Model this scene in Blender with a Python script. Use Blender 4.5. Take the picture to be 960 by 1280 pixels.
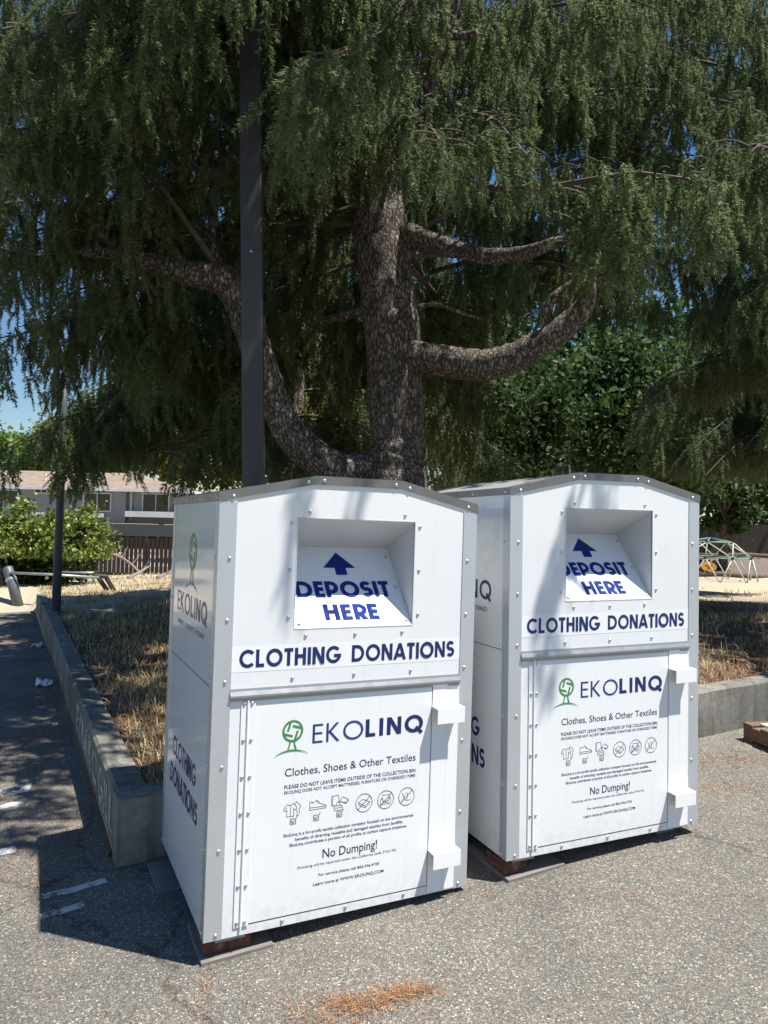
import bpy, math, random
import numpy as np
from mathutils import Matrix, Vector
R_ = math.radians
sc = bpy.context.scene
for o in list(bpy.data.objects): bpy.data.objects.remove(o)

# ------------------------------------------------------------------ camera, sky, sun, exposure
F, PITCH, ROLL, CZ = 904.04, R_(1.3563), R_(1.3886), 1.72       # focal length in photo pixels, pose
cd = bpy.data.cameras.new('camera'); cam = bpy.data.objects.new('camera', cd); sc.collection.objects.link(cam)
cd.sensor_fit = 'VERTICAL'; cd.sensor_height = 24; cd.lens = 24*F/1280; cd.clip_start = .05; cd.clip_end = 2000
cam.matrix_world = Matrix.Translation((0, 0, CZ)) @ Matrix.Rotation(R_(90)+PITCH, 4, 'X') @ Matrix.Rotation(ROLL, 4, 'Z')
sc.camera = cam
SUN = Vector((.777, -.272, 1.887)).normalized()
EL = math.asin(SUN.z); AZ = math.atan2(SUN.x, SUN.y)
w = bpy.data.worlds.new("World"); sc.world = w; w.use_nodes = True
wn = w.node_tree; bg = wn.nodes['Background']
sky = wn.nodes.new('ShaderNodeTexSky'); sky.sky_type = 'NISHITA'; sky.sun_disc = False
sky.sun_elevation = EL; sky.sun_rotation = AZ; sky.air_density = 1.25; sky.dust_density = .05; sky.ozone_density = 2.6; sky.altitude = 100
hs = wn.nodes.new('ShaderNodeHueSaturation'); hs.inputs['Saturation'].default_value = 1.24; hs.inputs['Hue'].default_value = .505; wn.links.new(sky.outputs[0], hs.inputs['Color']); wn.links.new(hs.outputs[0], bg.inputs[0]); bg.inputs[1].default_value = .066
sl = bpy.data.lights.new('sun', 'SUN'); sl.energy = 5.0; sl.angle = R_(.53); sl.color = (1, .955, .88)
so = bpy.data.objects.new('sun', sl); sc.collection.objects.link(so); so.rotation_euler = SUN.to_track_quat('Z', 'Y').to_euler()
so.location = SUN*30
vs = sc.view_settings; vs.view_transform = 'Standard'; vs.look = 'None'; vs.gamma = 1; vs.use_curve_mapping = False; vs.exposure = .86
sc.cycles.max_bounces = 8; sc.cycles.diffuse_bounces = 3; sc.cycles.transparent_max_bounces = 8; sc.cycles.use_denoising = True

# ------------------------------------------------------------------ helpers
col = sc.collection
def S2L(c): return tuple((x/12.92 if x <= .04045 else ((x+.055)/1.055)**2.4) for x in c)
def tag(o, label=None, cat=None, group=None, kind=None):
    if label: o['label'] = label
    if cat: o['category'] = cat
    if group: o['group'] = group
    if kind: o['kind'] = kind
    return o
def empty(name, loc=(0, 0, 0), rz=0):
    o = bpy.data.objects.new(name, None); col.objects.link(o); o.location = loc; o.rotation_euler = (0, 0, rz); o.empty_display_size = .1
    return o
def copy_tree(o, parent=None):
    c = o.copy(); col.objects.link(c); c.parent = parent
    for ch in list(o.children): copy_tree(ch, c)
    return c
class MB:
    def __init__(s): s.v = []; s.f = []; s.m = []; s.k = 0
    def face(s, pts, m=0):
        n = len(s.v); s.v += [tuple(p) for p in pts]; s.f.append(tuple(range(n, n+len(pts)))); s.m.append(m)
    def add(s, vs, fs, m=0):
        n = len(s.v); s.v += [tuple(p) for p in vs]
        for f in fs: s.f.append(tuple(i+n for i in f)); s.m.append(m)
    def box(s, a, b, m=0, M=None):
        (x0, y0, z0), (x1, y1, z1) = a, b
        vs = [(x0,y0,z0),(x1,y0,z0),(x1,y1,z0),(x0,y1,z0),(x0,y0,z1),(x1,y0,z1),(x1,y1,z1),(x0,y1,z1)]
        if M is not None: vs = [tuple(M @ Vector(p)) for p in vs]
        s.add(vs, [(0,3,2,1),(4,5,6,7),(0,1,5,4),(1,2,6,5),(2,3,7,6),(3,0,4,7)], m)
    def prism(s, poly, d, m=0, cap=True):                # poly: 3D points, d: extrusion vector
        n = len(poly); d = Vector(d); a = [Vector(p) for p in poly]; b = [p+d for p in a]
        fs = [(i, (i+1) % n, n+(i+1) % n, n+i) for i in range(n)]
        if cap: fs += [tuple(reversed(range(n))), tuple(range(n, 2*n))]
        s.add(a+b, fs, m)
    def tube(s, pts, rad, seg=10, m=0, cap=True, wob=0, rnd=None):
        pts = [Vector(p) for p in pts]
        if not hasattr(rad, '__len__'): rad = [rad]*len(pts)
        up = None; rings = []
        for i, p in enumerate(pts):
            t = (pts[min(i+1, len(pts)-1)]-pts[max(i-1, 0)]).normalized()
            if up is None:
                up = t.orthogonal().normalized()
            up = (up-t*up.dot(t)).normalized(); q = t.cross(up)
            rings.append([p+(up*math.cos(6.28318*k/seg)+q*math.sin(6.28318*k/seg))*rad[i]*(1+(rnd.uniform(-wob, wob) if rnd else 0)) for k in range(seg)])
        n = len(rings); fs = []
        for i in range(n-1):
            for k in range(seg): fs.append((i*seg+k, i*seg+(k+1) % seg, (i+1)*seg+(k+1) % seg, (i+1)*seg+k))
        if cap: fs += [tuple(reversed(range(seg))), tuple(range((n-1)*seg, n*seg))]
        s.add([v for r in rings for v in r], fs, m)
    def build(s, name, mats, parent=None, off=(0, 0, 0), smooth=False, bevel=0):
        me = bpy.data.meshes.new(name)
        me.from_pydata([(a-off[0], b-off[1], c-off[2]) for a, b, c in s.v], [], s.f)
        for m in (mats if isinstance(mats, (list, tuple)) else [mats]): me.materials.append(m)
        if any(s.m): me.polygons.foreach_set('material_index', s.m)
        if smooth: me.polygons.foreach_set('use_smooth', [True]*len(s.f))
        me.update()
        o = bpy.data.objects.new(name, me); col.objects.link(o); o.parent = parent
        if bevel:
            b = o.modifiers.new('bevel', 'BEVEL'); b.width = bevel; b.segments = 2; b.limit_method = 'ANGLE'
        return o
def np_mesh(name, V, Fc, mats, midx=None, parent=None, smooth=False):
    """V (n,3); Fc (m,k) with a constant k"""
    me = bpy.data.meshes.new(name); n, k = Fc.shape
    me.vertices.add(len(V)); me.vertices.foreach_set('co', np.ascontiguousarray(V, dtype=np.float32).ravel())
    me.loops.add(n*k); me.loops.foreach_set('vertex_index', np.ascontiguousarray(Fc, dtype=np.int32).ravel())
    me.polygons.add(n); me.polygons.foreach_set('loop_start', np.arange(0, n*k, k, dtype=np.int32))
    for m in mats: me.materials.append(m)
    if midx is not None: me.polygons.foreach_set('material_index', np.ascontiguousarray(midx, dtype=np.int32))
    if smooth: me.polygons.foreach_set('use_smooth', np.ones(n, dtype=bool))
    me.update(calc_edges=True); me.validate()
    o = bpy.data.objects.new(name, me); col.objects.link(o); o.parent = parent
    return o
def px(x, y, d):
    """photo pixel at depth d (metres along +y) -> world point"""
    X, Y = x-480, y-640; cr, sr = math.cos(ROLL), math.sin(ROLL)
    a = (cr*X+sr*Y)/F; u = -(-sr*X+cr*Y)/F; c, s = math.cos(PITCH), math.sin(PITCH)
    t = d/(c-s*u); return Vector((a*t, d, CZ+(s+c*u)*t))
def sstep(a, b, x):
    t = np.clip((x-a)/(b-a), 0, 1); return t*t*(3-2*t)
# ------------------------------------------------------------------ materials
class NT:
    def __init__(s, name):
        s.m = bpy.data.materials.new(name); s.m.use_nodes = True; s.t = s.m.node_tree; s.n = s.t.nodes; s.p = s.n['Principled BSDF']; s._c = None
    def new(s, ty, **kw):
        n = s.n.new('ShaderNode'+ty)
        for k, v in kw.items():
            if k in n.inputs: n.inputs[k].default_value = v
            else: setattr(n, k, v)
        return n
    def link(s, a, b): s.t.links.new(a, b)
    def co(s, kind='Object', scale=(1, 1, 1)):
        c = s.new('TexCoord'); mp = s.new('Mapping'); mp.inputs['Scale'].default_value = scale; s.link(c.outputs[kind], mp.inputs[0]); return mp.outputs[0]
    def noise(s, scale, detail=4, rough=.55, vec=None, **k):
        n = s.new('TexNoise'); n.inputs['Scale'].default_value = scale; n.inputs['Detail'].default_value = detail; n.inputs['Roughness'].default_value = rough
        s.link(vec if vec is not None else s.co(), n.inputs['Vector']); return n
    def ramp(s, fac, stops, interp='LINEAR'):
        r = s.new('ValToRGB'); r.color_ramp.interpolation = interp; e = r.color_ramp.elements
        while len(e) < len(stops): e.new(.5)
        for i, (p, c) in enumerate(stops): e[i].position = p; e[i].color = (*c, 1) if len(c) == 3 else c
        s.link(fac, r.inputs[0]); return r.outputs[0]
    def mix(s, fac, a, b, mode='MIX'):
        n = s.new('MixRGB', blend_type=mode)
        for v, i in ((fac, 0), (a, 1), (b, 2)):
            if hasattr(v, 'is_linked') or hasattr(v, 'links'): s.link(v, n.inputs[i])
            elif i: n.inputs[i].default_value = (*v, 1)
            else: n.inputs[i].default_value = v
        return n.outputs[0]
    def bump(s, h, strength=.4, dist=.01):
        b = s.new('Bump'); b.inputs['Strength'].default_value = strength; b.inputs['Distance'].default_value = dist; s.link(h, b.inputs['Height']); s.link(b.outputs[0], s.p.inputs['Normal'])
    def base(s, c): 
        if hasattr(c, 'links'): s.link(c, s.p.inputs['Base Color'])
        else: s.p.inputs['Base Color'].default_value = (*c, 1)
    def set(s, **k):
        for a, v in k.items(): s.p.inputs[a.replace('_', ' ')].default_value = v
        return s.m
def paint(name, c, rough=.5, metal=0, var=.06, scale=6, coat=0, grime=0):
    n = NT(name); nz = n.noise(scale, 5)
    a = tuple(x*(1-var) for x in c); b = tuple(min(1, x*(1+var)) for x in c)
    cc = n.ramp(nz.outputs[0], [(.3, a), (.7, b)])
    if grime:        # faint run marks and dust splashed along the foot
        st = n.noise(1.6, 6, .7, n.co('Object', (26, 26, .9))); cc = n.mix(n.ramp(st.outputs[0], [(.56, (0, 0, 0)), (.80, (grime*.5,)*3)]), cc, (.36, .34, .31))
        sx = n.new('SeparateXYZ'); n.link(n.co(), sx.inputs[0]); sp_ = n.noise(22, 6, .75); mr = n.new('MapRange'); mr.inputs['From Min'].default_value = .16; mr.inputs['From Max'].default_value = 0; n.link(sx.outputs[2], mr.inputs[0])
        ml = n.new('Math', operation='MULTIPLY'); n.link(mr.outputs[0], ml.inputs[0]); n.link(n.ramp(sp_.outputs[0], [(.42, (0, 0, 0)), (.75, (grime*1.4,)*3)]), ml.inputs[1]); cc = n.mix(ml.outputs[0], cc, (.34, .30, .25))
        wv = n.noise(1.4, 2, .4); n.bump(wv.outputs[0], .12, .02)
    n.base(cc); r = n.ramp(n.noise(scale*3).outputs[0], [(.3, (rough*.85,)*3), (.7, (min(1, rough*1.15),)*3)])
    n.link(r, n.p.inputs['Roughness']); n.set(Metallic=metal, Coat_Weight=coat); return n.m
M = {}
M['panel'] = paint('white_panel', (.75, .765, .78), .08, 0, .015, 3, 0, .35)
M['panel'].node_tree.nodes['Principled BSDF'].inputs['Specular IOR Level'].default_value = .55
M['door'] = paint('white_door', (.79, .805, .815), .28, 0, .015, 3, 0, .35)
M['white_paint'] = paint('white_powder_coat', (.80, .81, .815), .35, 0, .02, 5)
M['vinyl'] = paint('white_vinyl', (.81, .825, .85), .25, 0, .01, 5)
M['trim'] = paint('aluminium_trim', (.56, .59, .62), .40, .5, .03, 4)
M['cap'] = paint('steel_cap_trim', (.215, .205, .195), .42, .6, .10, 9)
M['rail'] = paint('rail_metal', (.36, .365, .37), .4, .6, .05, 6)
M['chute'] = paint('chute_shaded_white', (.60, .615, .63), .4, 0, .02, 3)  # white greyed down, the shade of the recess put into the colour
M['rivet'] = paint('rivet_metal', (.62, .63, .64), .32, .85, .03, 20)
M['navy'] = paint('navy_vinyl', S2L((.09, .15, .38)), .35, 0, .02, 6)
M['navymatt'] = paint('navy_matt_vinyl', S2L((.12, .20, .48)), .8, 0, .02, 6); M['navymatt'].node_tree.nodes['Principled BSDF'].inputs['Specular IOR Level'].default_value = .15
M['blue'] = paint('blue_vinyl', S2L((.11, .22, .50)), .35, 0, .02, 6)
M['ink'] = paint('dark_ink', S2L((.11, .14, .25)), .45, 0, .02, 6)
M['green'] = paint('green_vinyl', S2L((.24, .53, .27)), .35, 0, .1, 12)
M['gap'] = paint('dark_gap', (.03, .032, .036), .7)
M['brass'] = paint('brass_lock', (.55, .40, .14), .4, .8)
M['foot'] = paint('grey_foot_steel', (.28, .29, .30), .5, .3, .1, 15)
M['pole'] = paint('bronze_pole_paint', (.040, .034, .031), .42, 0, .12, 3)
M['greypole'] = paint('grey_green_pole_paint', (.10, .118, .13), .45, .1, .15, 4)
M['pipe'] = paint('galvanised_pipe', (.36, .37, .38), .45, .6, .1, 6)
M['dark'] = paint('dark_metal', (.03, .03, .03), .5)
M['brick'] = None
def brickmat():
    n = NT('red_brown_block'); nz = n.noise(38, 6, .7)
    n.base(n.ramp(nz.outputs[0], [(.3, (.06, .022, .016)), (.55, (.13, .048, .032)), (.72, (.24, .15, .11))])); n.bump(nz.outputs[0], .5, .004); return n.set(Roughness=.85)
M['brick'] = brickmat()
def woodmat(name, a, b, scale=(2, 30, 30), rough=.8):
    n = NT(name); nz = n.noise(3, 6, .65, n.co('Object', scale)); n.base(n.ramp(nz.outputs[0], [(.3, a), (.7, b)])); n.bump(nz.outputs[0], .3, .003); return n.set(Roughness=rough)
M['board'] = woodmat('grey_board', (.13, .12, .11), (.24, .215, .19))
M['pallet'] = woodmat('pallet_wood', (.10, .062, .040), (.20, .128, .082))
M['whiteboard'] = woodmat('pale_plywood', (.55, .52, .47), (.70, .67, .62))
M['log'] = woodmat('dark_log', (.05, .035, .025), (.11, .08, .06), (3, 20, 20))
M['fence'] = woodmat('dark_brown_fence', (.015, .010, .009), (.040, .026, .023), (14, 14, 1.5))
M['deadwood'] = woodmat('dead_wood', (.16, .13, .11), (.34, .29, .25), (8, 8, 8))
def concrete():
    n = NT('old_concrete'); v = n.co(); a = n.noise(1.7, 6, .65, v); b = n.noise(28, 4, .6, v); c = n.new('TexVoronoi', feature='F1'); c.inputs['Scale'].default_value = 55; n.link(v, c.inputs[0])
    c1 = n.ramp(a.outputs[0], [(.28, (.10, .095, .083)), (.5, (.20, .19, .165)), (.75, (.31, .30, .265))])
    c2 = n.mix(.55, c1, n.ramp(b.outputs[0], [(.3, (.55, .55, .55)), (.7, (1.1, 1.08, 1.05))]), 'MULTIPLY')
    pit = n.ramp(c.outputs[0], [(.12, (.35, .35, .35)), (.22, (1, 1, 1))]); c3 = n.mix(.35, c2, pit, 'MULTIPLY')
    st = n.noise(2.2, 5, .6, n.co('Object', (5, 5, .6)))
    n.base(n.mix(n.ramp(st.outputs[0], [(.48, (0, 0, 0)), (.70, (.75, .75, .75))]), c3, (.07, .065, .06)))
    n.bump(b.outputs[0], .5, .006); return n.set(Roughness=.9)
M['concrete'] = concrete()
def asphalt():
    n = NT('worn_asphalt'); v = n.co()
    vo = n.new('TexVoronoi', feature='F1'); vo.inputs['Scale'].default_value = 120; n.link(v, vo.inputs[0])
    vo2 = n.new('TexVoronoi', feature='F1'); vo2.inputs['Scale'].default_value = 260; n.link(v, vo2.inputs[0])
    sep = n.new('SeparateColor'); n.link(vo.outputs['Color'], sep.inputs[0]); sep2 = n.new('SeparateColor'); n.link(vo2.outputs['Color'], sep2.inputs[0])
    stone = n.ramp(sep.outputs[0], [(0, (.09, .083, .073)), (.30, (.15, .138, .118)), (.58, (.215, .196, .163)), (.82, (.29, .265, .225)), (.93, (.50, .47, .41)), (1, (.74, .70, .63))])
    fine = n.ramp(sep2.outputs[1], [(0, (.08, .074, .066)), (.5, (.17, .158, .138)), (.85, (.27, .25, .215)), (1, (.5, .47, .42))])
    tar = n.ramp(vo.outputs['Distance'], [(.30, (0, 0, 0)), (.62, (1, 1, 1))])
    c = n.mix(tar, stone, fine)
    big = n.noise(.55, 5, .6, v); c = n.mix(1, c, n.ramp(big.outputs[0], [(.25, (.74, .74, .74)), (.55, (1, 1, 1)), (.8, (1.16, 1.14, 1.08))]), 'MULTIPLY')
    mid = n.noise(5, 5, .65, v); c = n.mix(1, c, n.ramp(mid.outputs[0], [(.25, (.80, .80, .80)), (.7, (1.1, 1.08, 1.04))]), 'MULTIPLY')
    rust = n.noise(3.1, 6, .7, n.co('Object', (1, 1.6, 1))); c = n.mix(n.ramp(rust.outputs[0], [(.63, (0, 0, 0)), (.76, (.45, .45, .45))]), c, (.26, .13, .05))
    c = n.mix(1, c, (.73, .735, .735), 'MULTIPLY')
    # hairline cracks and darker oil stains
    ck = n.new('TexVoronoi', feature='DISTANCE_TO_EDGE'); ck.inputs['Scale'].default_value = .42; wv = n.mix(.35, v, n.noise(2.5, 6, .7, v).outputs['Color'], 'ADD'); n.link(wv, ck.inputs[0]); c = n.mix(1, c, n.ramp(ck.outputs[0], [(.0, (.45, .44, .42)), (.006, (1, 1, 1))]), 'MULTIPLY')
    oil = n.noise(1.9, 3, .5, n.co('Object', (1, 1.3, 1))); c = n.mix(1, c, n.ramp(oil.outputs[0], [(.66, (1, 1, 1)), (.78, (.72, .72, .73))]), 'MULTIPLY')
    n.base(c); h = n.mix(.5, vo.outputs['Distance'], vo2.outputs['Distance']); n.bump(h, .55, .006); return n.set(Roughness=.88)
M['asphalt'] = asphalt()
def soil():
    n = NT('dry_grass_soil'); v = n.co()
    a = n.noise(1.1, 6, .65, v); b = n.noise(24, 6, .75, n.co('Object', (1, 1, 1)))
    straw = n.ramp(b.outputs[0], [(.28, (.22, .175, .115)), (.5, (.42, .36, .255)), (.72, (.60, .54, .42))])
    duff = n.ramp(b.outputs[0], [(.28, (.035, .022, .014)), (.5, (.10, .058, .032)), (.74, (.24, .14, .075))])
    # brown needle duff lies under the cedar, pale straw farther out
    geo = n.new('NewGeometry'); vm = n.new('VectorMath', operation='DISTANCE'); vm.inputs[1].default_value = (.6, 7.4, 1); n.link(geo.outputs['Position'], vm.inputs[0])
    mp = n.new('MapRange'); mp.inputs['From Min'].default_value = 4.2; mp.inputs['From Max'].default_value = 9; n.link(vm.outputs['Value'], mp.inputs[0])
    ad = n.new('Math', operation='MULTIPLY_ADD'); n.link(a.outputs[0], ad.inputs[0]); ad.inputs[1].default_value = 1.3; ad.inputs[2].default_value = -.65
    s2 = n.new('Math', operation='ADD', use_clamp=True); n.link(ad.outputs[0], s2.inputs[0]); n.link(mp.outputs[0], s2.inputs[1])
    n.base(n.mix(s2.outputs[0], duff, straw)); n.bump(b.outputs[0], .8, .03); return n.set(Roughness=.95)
M['soil'] = soil()
def mulch():
    n = NT('grey_brown_mulch'); b = n.noise(14, 6, .75); n.base(n.ramp(b.outputs[0], [(.3, (.07, .05, .042)), (.55, (.16, .125, .105)), (.75, (.30, .25, .21))])); n.bump(b.outputs[0], .8, .03); return n.set(Roughness=.95)
M['mulch'] = mulch()
def island(name, stops, rough=.8, trans=0, spec=.3):
    n = NT(name); g = n.new('NewGeometry'); c = n.ramp(g.outputs['Random Per Island'], stops); n.base(c); n.set(Roughness=rough); n.p.inputs['Specular IOR Level'].default_value = spec
    if trans:
        t = n.new('BsdfTranslucent'); n.link(c, t.inputs[0]); mx = n.new('MixShader'); mx.inputs[0].default_value = trans
        n.link(n.p.outputs[0], mx.inputs[1]); n.link(t.outputs[0], mx.inputs[2]); n.link(mx.outputs[0], n.n['Material Output'].inputs[0])
    return n.m
M['straw'] = island('straw_blades', [(0, (.17, .12, .06)), (.4, (.38, .30, .16)), (.75, (.55, .45, .26)), (1, (.66, .57, .36))], .8, .25)
M['litter'] = island('brown_needles', [(0, (.10, .045, .02)), (.5, (.27, .12, .05)), (.85, (.42, .22, .10)), (1, (.5, .36, .2))], .85)
M['leafdark'] = island('dark_broad_leaf', [(0, (.018, .036, .011)), (.5, (.038, .072, .020)), (1, (.080, .125, .038))], .6, .3, .2)
M['leaflight'] = island('bright_broad_leaf', [(0, (.07, .13, .02)), (.5, (.13, .22, .035)), (1, (.22, .30, .06))], .5, .35, .4)
M['leafyellow'] = island('yellow_green_leaf', [(0, (.09, .12, .016)), (.5, (.20, .21, .024)), (1, (.34, .29, .04))], .5, .4, .4)
M['leafbush'] = island('bush_leaf', [(0, (.06, .115, .022)), (.5, (.13, .20, .035)), (.8, (.24, .28, .055)), (.93, (.36, .35, .07)), (1, (.46, .40, .09))], .42, .3, .5)
def needle():
    n = NT('cedar_needles'); a = n.noise(1.3, 3, .5); b = n.noise(30, 2, .5)
    c = n.mix(.5, n.ramp(a.outputs[0], [(.3, (.072, .112, .040)), (.7, (.215, .262, .112))]), n.ramp(b.outputs[0], [(.25, (.066, .108, .042)), (.75, (.250, .305, .150))]))
    n.base(c); n.set(Roughness=.55); n.p.inputs['Specular IOR Level'].default_value = .22
    t = n.new('BsdfTranslucent'); n.link(c, t.inputs[0]); mx = n.new('MixShader'); mx.inputs[0].default_value = .42
    n.link(n.p.outputs[0], mx.inputs[1]); n.link(t.outputs[0], mx.inputs[2]); n.link(mx.outputs[0], n.n['Material Output'].inputs[0]); return n.m
M['needle'] = needle()
def bark():
    n = NT('plated_bark'); v = n.co('Object', (1, 1, .38)); d = n.noise(6, 5, .7, v)
    dv = n.mix(.16, v, d.outputs['Color'], 'ADD')
    vo = n.new('TexVoronoi', feature='DISTANCE_TO_EDGE'); vo.inputs['Scale'].default_value = 30; n.link(dv, vo.inputs[0])
    vc = n.new('TexVoronoi', feature='F1'); vc.inputs['Scale'].default_value = 30; n.link(dv, vc.inputs[0]); sp = n.new('SeparateColor'); n.link(vc.outputs['Color'], sp.inputs[0])
    plate = n.ramp(sp.outputs[0], [(0, (.17, .137, .115)), (.5, (.235, .197, .168)), (1, (.32, .28, .245))])
    crack = n.ramp(vo.outputs[0], [(.0, (.10, .09, .085)), (.17, (1, 1, 1))]); c = n.mix(1, plate, crack, 'MULTIPLY')
    g = n.noise(3, 4, .6); c = n.mix(1, c, n.ramp(g.outputs[0], [(.3, (.7, .7, .7)), (.7, (1.15, 1.1, 1.05))]), 'MULTIPLY')
    n.base(c); hh = n.ramp(vo.outputs[0], [(0, (0, 0, 0)), (.22, (1, 1, 1))]); n.bump(hh, 1, .02); return n.set(Roughness=.9)
M['bark'] = bark()
M['twig'] = woodmat('brown_twig', (.055, .045, .032), (.12, .095, .07), (6, 6, 6))
def stucco(name, c):
    n = NT(name); a = n.noise(.5, 5); b = n.noise(60, 3); n.base(n.ramp(a.outputs[0], [(.3, tuple(x*.88 for x in c)), (.7, tuple(x*1.08 for x in c))])); n.bump(b.outputs[0], .3, .01); return n.set(Roughness=.9)
M['stucco'] = stucco('grey_stucco', (.34, .335, .31)); M['stuccobrown'] = stucco('brown_stucco', (.10, .085, .07))
M['fascia'] = stucco('white_trim_paint', (.72, .72, .70)); M['beam'] = stucco('dark_beam_paint', (.075, .075, .078)); M['carport'] = stucco('carport_shade', (.03, .028, .028))  # carport back wall and ceiling: interior shade put into the near-black colour
def shingle(name, a, b):
    n = NT(name); br = n.new('TexBrick'); v = n.co('Object'); n.link(v, br.inputs[0]); br.inputs['Color1'].default_value = (*a, 1); br.inputs['Color2'].default_value = (*b, 1)
    br.inputs['Mortar'].default_value = tuple(x*.45 for x in a)+(1,); br.inputs['Scale'].default_value = 1; br.inputs['Brick Width'].default_value = .55; br.inputs['Row Height'].default_value = .24; br.inputs['Mortar Size'].default_value = .018
    nz = n.noise(2.2, 6, .7, v); n.base(n.mix(1, br.outputs[0], n.ramp(nz.outputs[0], [(.3, (.72, .72, .72)), (.7, (1.15, 1.12, 1.1))]), 'MULTIPLY')); return n.set(Roughness=.92)
M['shingle'] = shingle('tan_shingles', (.25, .197, .15), (.33, .262, .20)); M['shingledark'] = shingle('brown_shingles', (.22, .15, .11), (.30, .22, .17))
def glass():
    n = NT('dark_window_glass'); n.base((.012, .016, .02)); return n.set(Roughness=.06)
M['glass'] = glass()
M['carwhite'] = paint('white_car_paint', (.75, .76, .78), .2, 0, .02); M['tyre'] = paint('tyre_rubber', (.02, .02, .02), .8)
M['teal'] = paint('teal_tube_paint', (.20, .31, .28), .45, 0, .12, 9); M['cream'] = paint('cream_tube_paint', (.55, .52, .44), .5, 0, .1, 9)
M['orange'] = paint('orange_sign', (.72, .33, .05), .5)
def roadpaint():
    n = NT('worn_road_paint'); b = n.noise(60, 5, .8); c = n.noise(9, 4, .7)
    f = n.mix(.5, b.outputs[0], c.outputs[0]); al = n.ramp(f, [(.42, (0, 0, 0)), (.52, (1, 1, 1))])
    n.base(n.ramp(b.outputs[0], [(.3, (.42, .42, .41)), (.7, (.66, .66, .64))])); n.link(al, n.p.inputs['Alpha']); return n.set(Roughness=.8)
M['roadpaint'] = roadpaint()
M['paper'] = paint('white_paper', (.72, .73, .75), .7)
exec_parts = []
# ------------------------------------------------------------------ ground
E1 = np.array([math.cos(R_(26)), math.sin(R_(26))]); E2 = np.array([-math.sin(R_(27.4)), math.cos(R_(27.4))]); WC = np.array([-1.30, 3.66])   # wall corner and its two runs
def gz(x, y):
    x = np.asarray(x, float); y = np.asarray(y, float); r = np.hypot(x, y); k = 1-sstep(9, 24, r)
    return -.047+k*(.045*x+.027*y)-(1-k)*.13
_A = np.linalg.inv(np.array([E1, E2]).T)
def ab(x, y):
    x = np.asarray(x, float); y = np.asarray(y, float)
    return _A[0, 0]*(x-WC[0])+_A[0, 1]*(y-WC[1]), _A[1, 0]*(x-WC[0])+_A[1, 1]*(y-WC[1])
def wxy(a, b): p = WC+a*E1+b*E2; return p[0], p[1]
RISE, WT = .345, .16
def iz(x, y):
    """height of the raised ground"""
    a, b = ab(x, y); up = np.where(a > -.02, 1., sstep(11.6, 13.6, b))
    bumps = .03*np.sin(1.7*np.asarray(x)+.6*np.asarray(y))+.02*np.sin(3.1*np.asarray(y)-1.3*np.asarray(x))
    edge = sstep(.0, .6, np.minimum(np.where(a > 0, a, 9), b))
    up2 = .85*sstep(28, 33, np.asarray(y, float))*sstep(4, 9, np.asarray(x, float))
    return up2+gz(x, y)+up*(RISE-.03)+bumps*edge*up-(1-up)*.06
def grid(name, xs, ys, zf, mat, keep=None):
    X, Y = np.meshgrid(xs, ys); Z = zf(X, Y); V = np.stack([X, Y, Z], -1).reshape(-1, 3); nx, ny = len(xs), len(ys)
    i = np.arange((ny-1)*nx).reshape(ny-1, nx)[:, :-1]; Fq = np.stack([i, i+1, i+1+nx, i+nx], -1).reshape(-1, 4)
    if keep is not None: c = V[Fq].mean(1); Fq = Fq[keep(c[:, 0], c[:, 1])]
    return np_mesh(name, V, Fq, [mat], smooth=True)
def sp(a, b, n, s=3.0): t = np.linspace(-1, 1, n); q = np.sinh(s*t)/math.sinh(s); return np.where(q < 0, -q*a, q*b)
tag(grid('asphalt_ground', sp(-400, 400, 220, 5.5), sp(-300, 500, 220, 5.5)+2, gz, M['asphalt']), kind='structure')
# raised planted ground, built in wall coordinates so that its edge runs along the wall
def island_grid():
    As = np.concatenate([-np.geomspace(60, .35, 26), [-.05, WT-.02], WT+np.geomspace(.25, 90, 70)]); Bs = np.concatenate([[WT-.02], WT+np.geomspace(.2, 90, 90)])
    A, B = np.meshgrid(As, Bs); X = WC[0]+A*E1[0]+B*E2[0]; Y = WC[1]+A*E1[1]+B*E2[1]; Z = iz(X, Y)
    V = np.stack([X, Y, Z], -1).reshape(-1, 3); nx, ny = len(As), len(Bs); i = np.arange((ny-1)*nx).reshape(ny-1, nx)[:, :-1]; Fq = np.stack([i, i+1, i+1+nx, i+nx], -1).reshape(-1, 4)
    ca = A.reshape(-1)[Fq].mean(1); cb = B.reshape(-1)[Fq].mean(1); Fq = Fq[(ca > 0) | (cb > 11.3)]
    return np_mesh('planting_ground', V, Fq, [M['soil']], smooth=True)
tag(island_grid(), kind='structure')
# ------------------------------------------------------------------ retaining wall (two runs meeting at the corner)
rng = np.random.default_rng(7); rnd = random.Random(5)
def wall_run(a0, b0, a1, b1, inward, n, mb):
    """strip of wall along a line; outer face, rounded arris, top, inner face"""
    for i in range(n):
        q = []
        for t in (i/n, (i+1)/n):
            a, b = a0+(a1-a0)*t, b0+(b1-b0)*t; x, y = wxy(a, b); xi, yi = wxy(a+inward[0]*WT, b+inward[1]*WT); xr, yr = wxy(a+inward[0]*.018, b+inward[1]*.018)
            g = float(gz(x, y)); h = RISE+.006*math.sin(9*a+5*b)
            q.append([(x, y, g-.15), (x, y, g+h-.018), (xr, yr, g+h), (xi, yi, g+h-.004), (xi, yi, g-.15)])
        for k in range(4): mb.face([q[0][k], q[1][k], q[1][k+1], q[0][k+1]])
mb = MB(); wall_run(0, 0, 26, 0, (0, 1), 60, mb); wall_run(0, 0, 0, 9.6, (1, 0), 30, mb)
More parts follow.
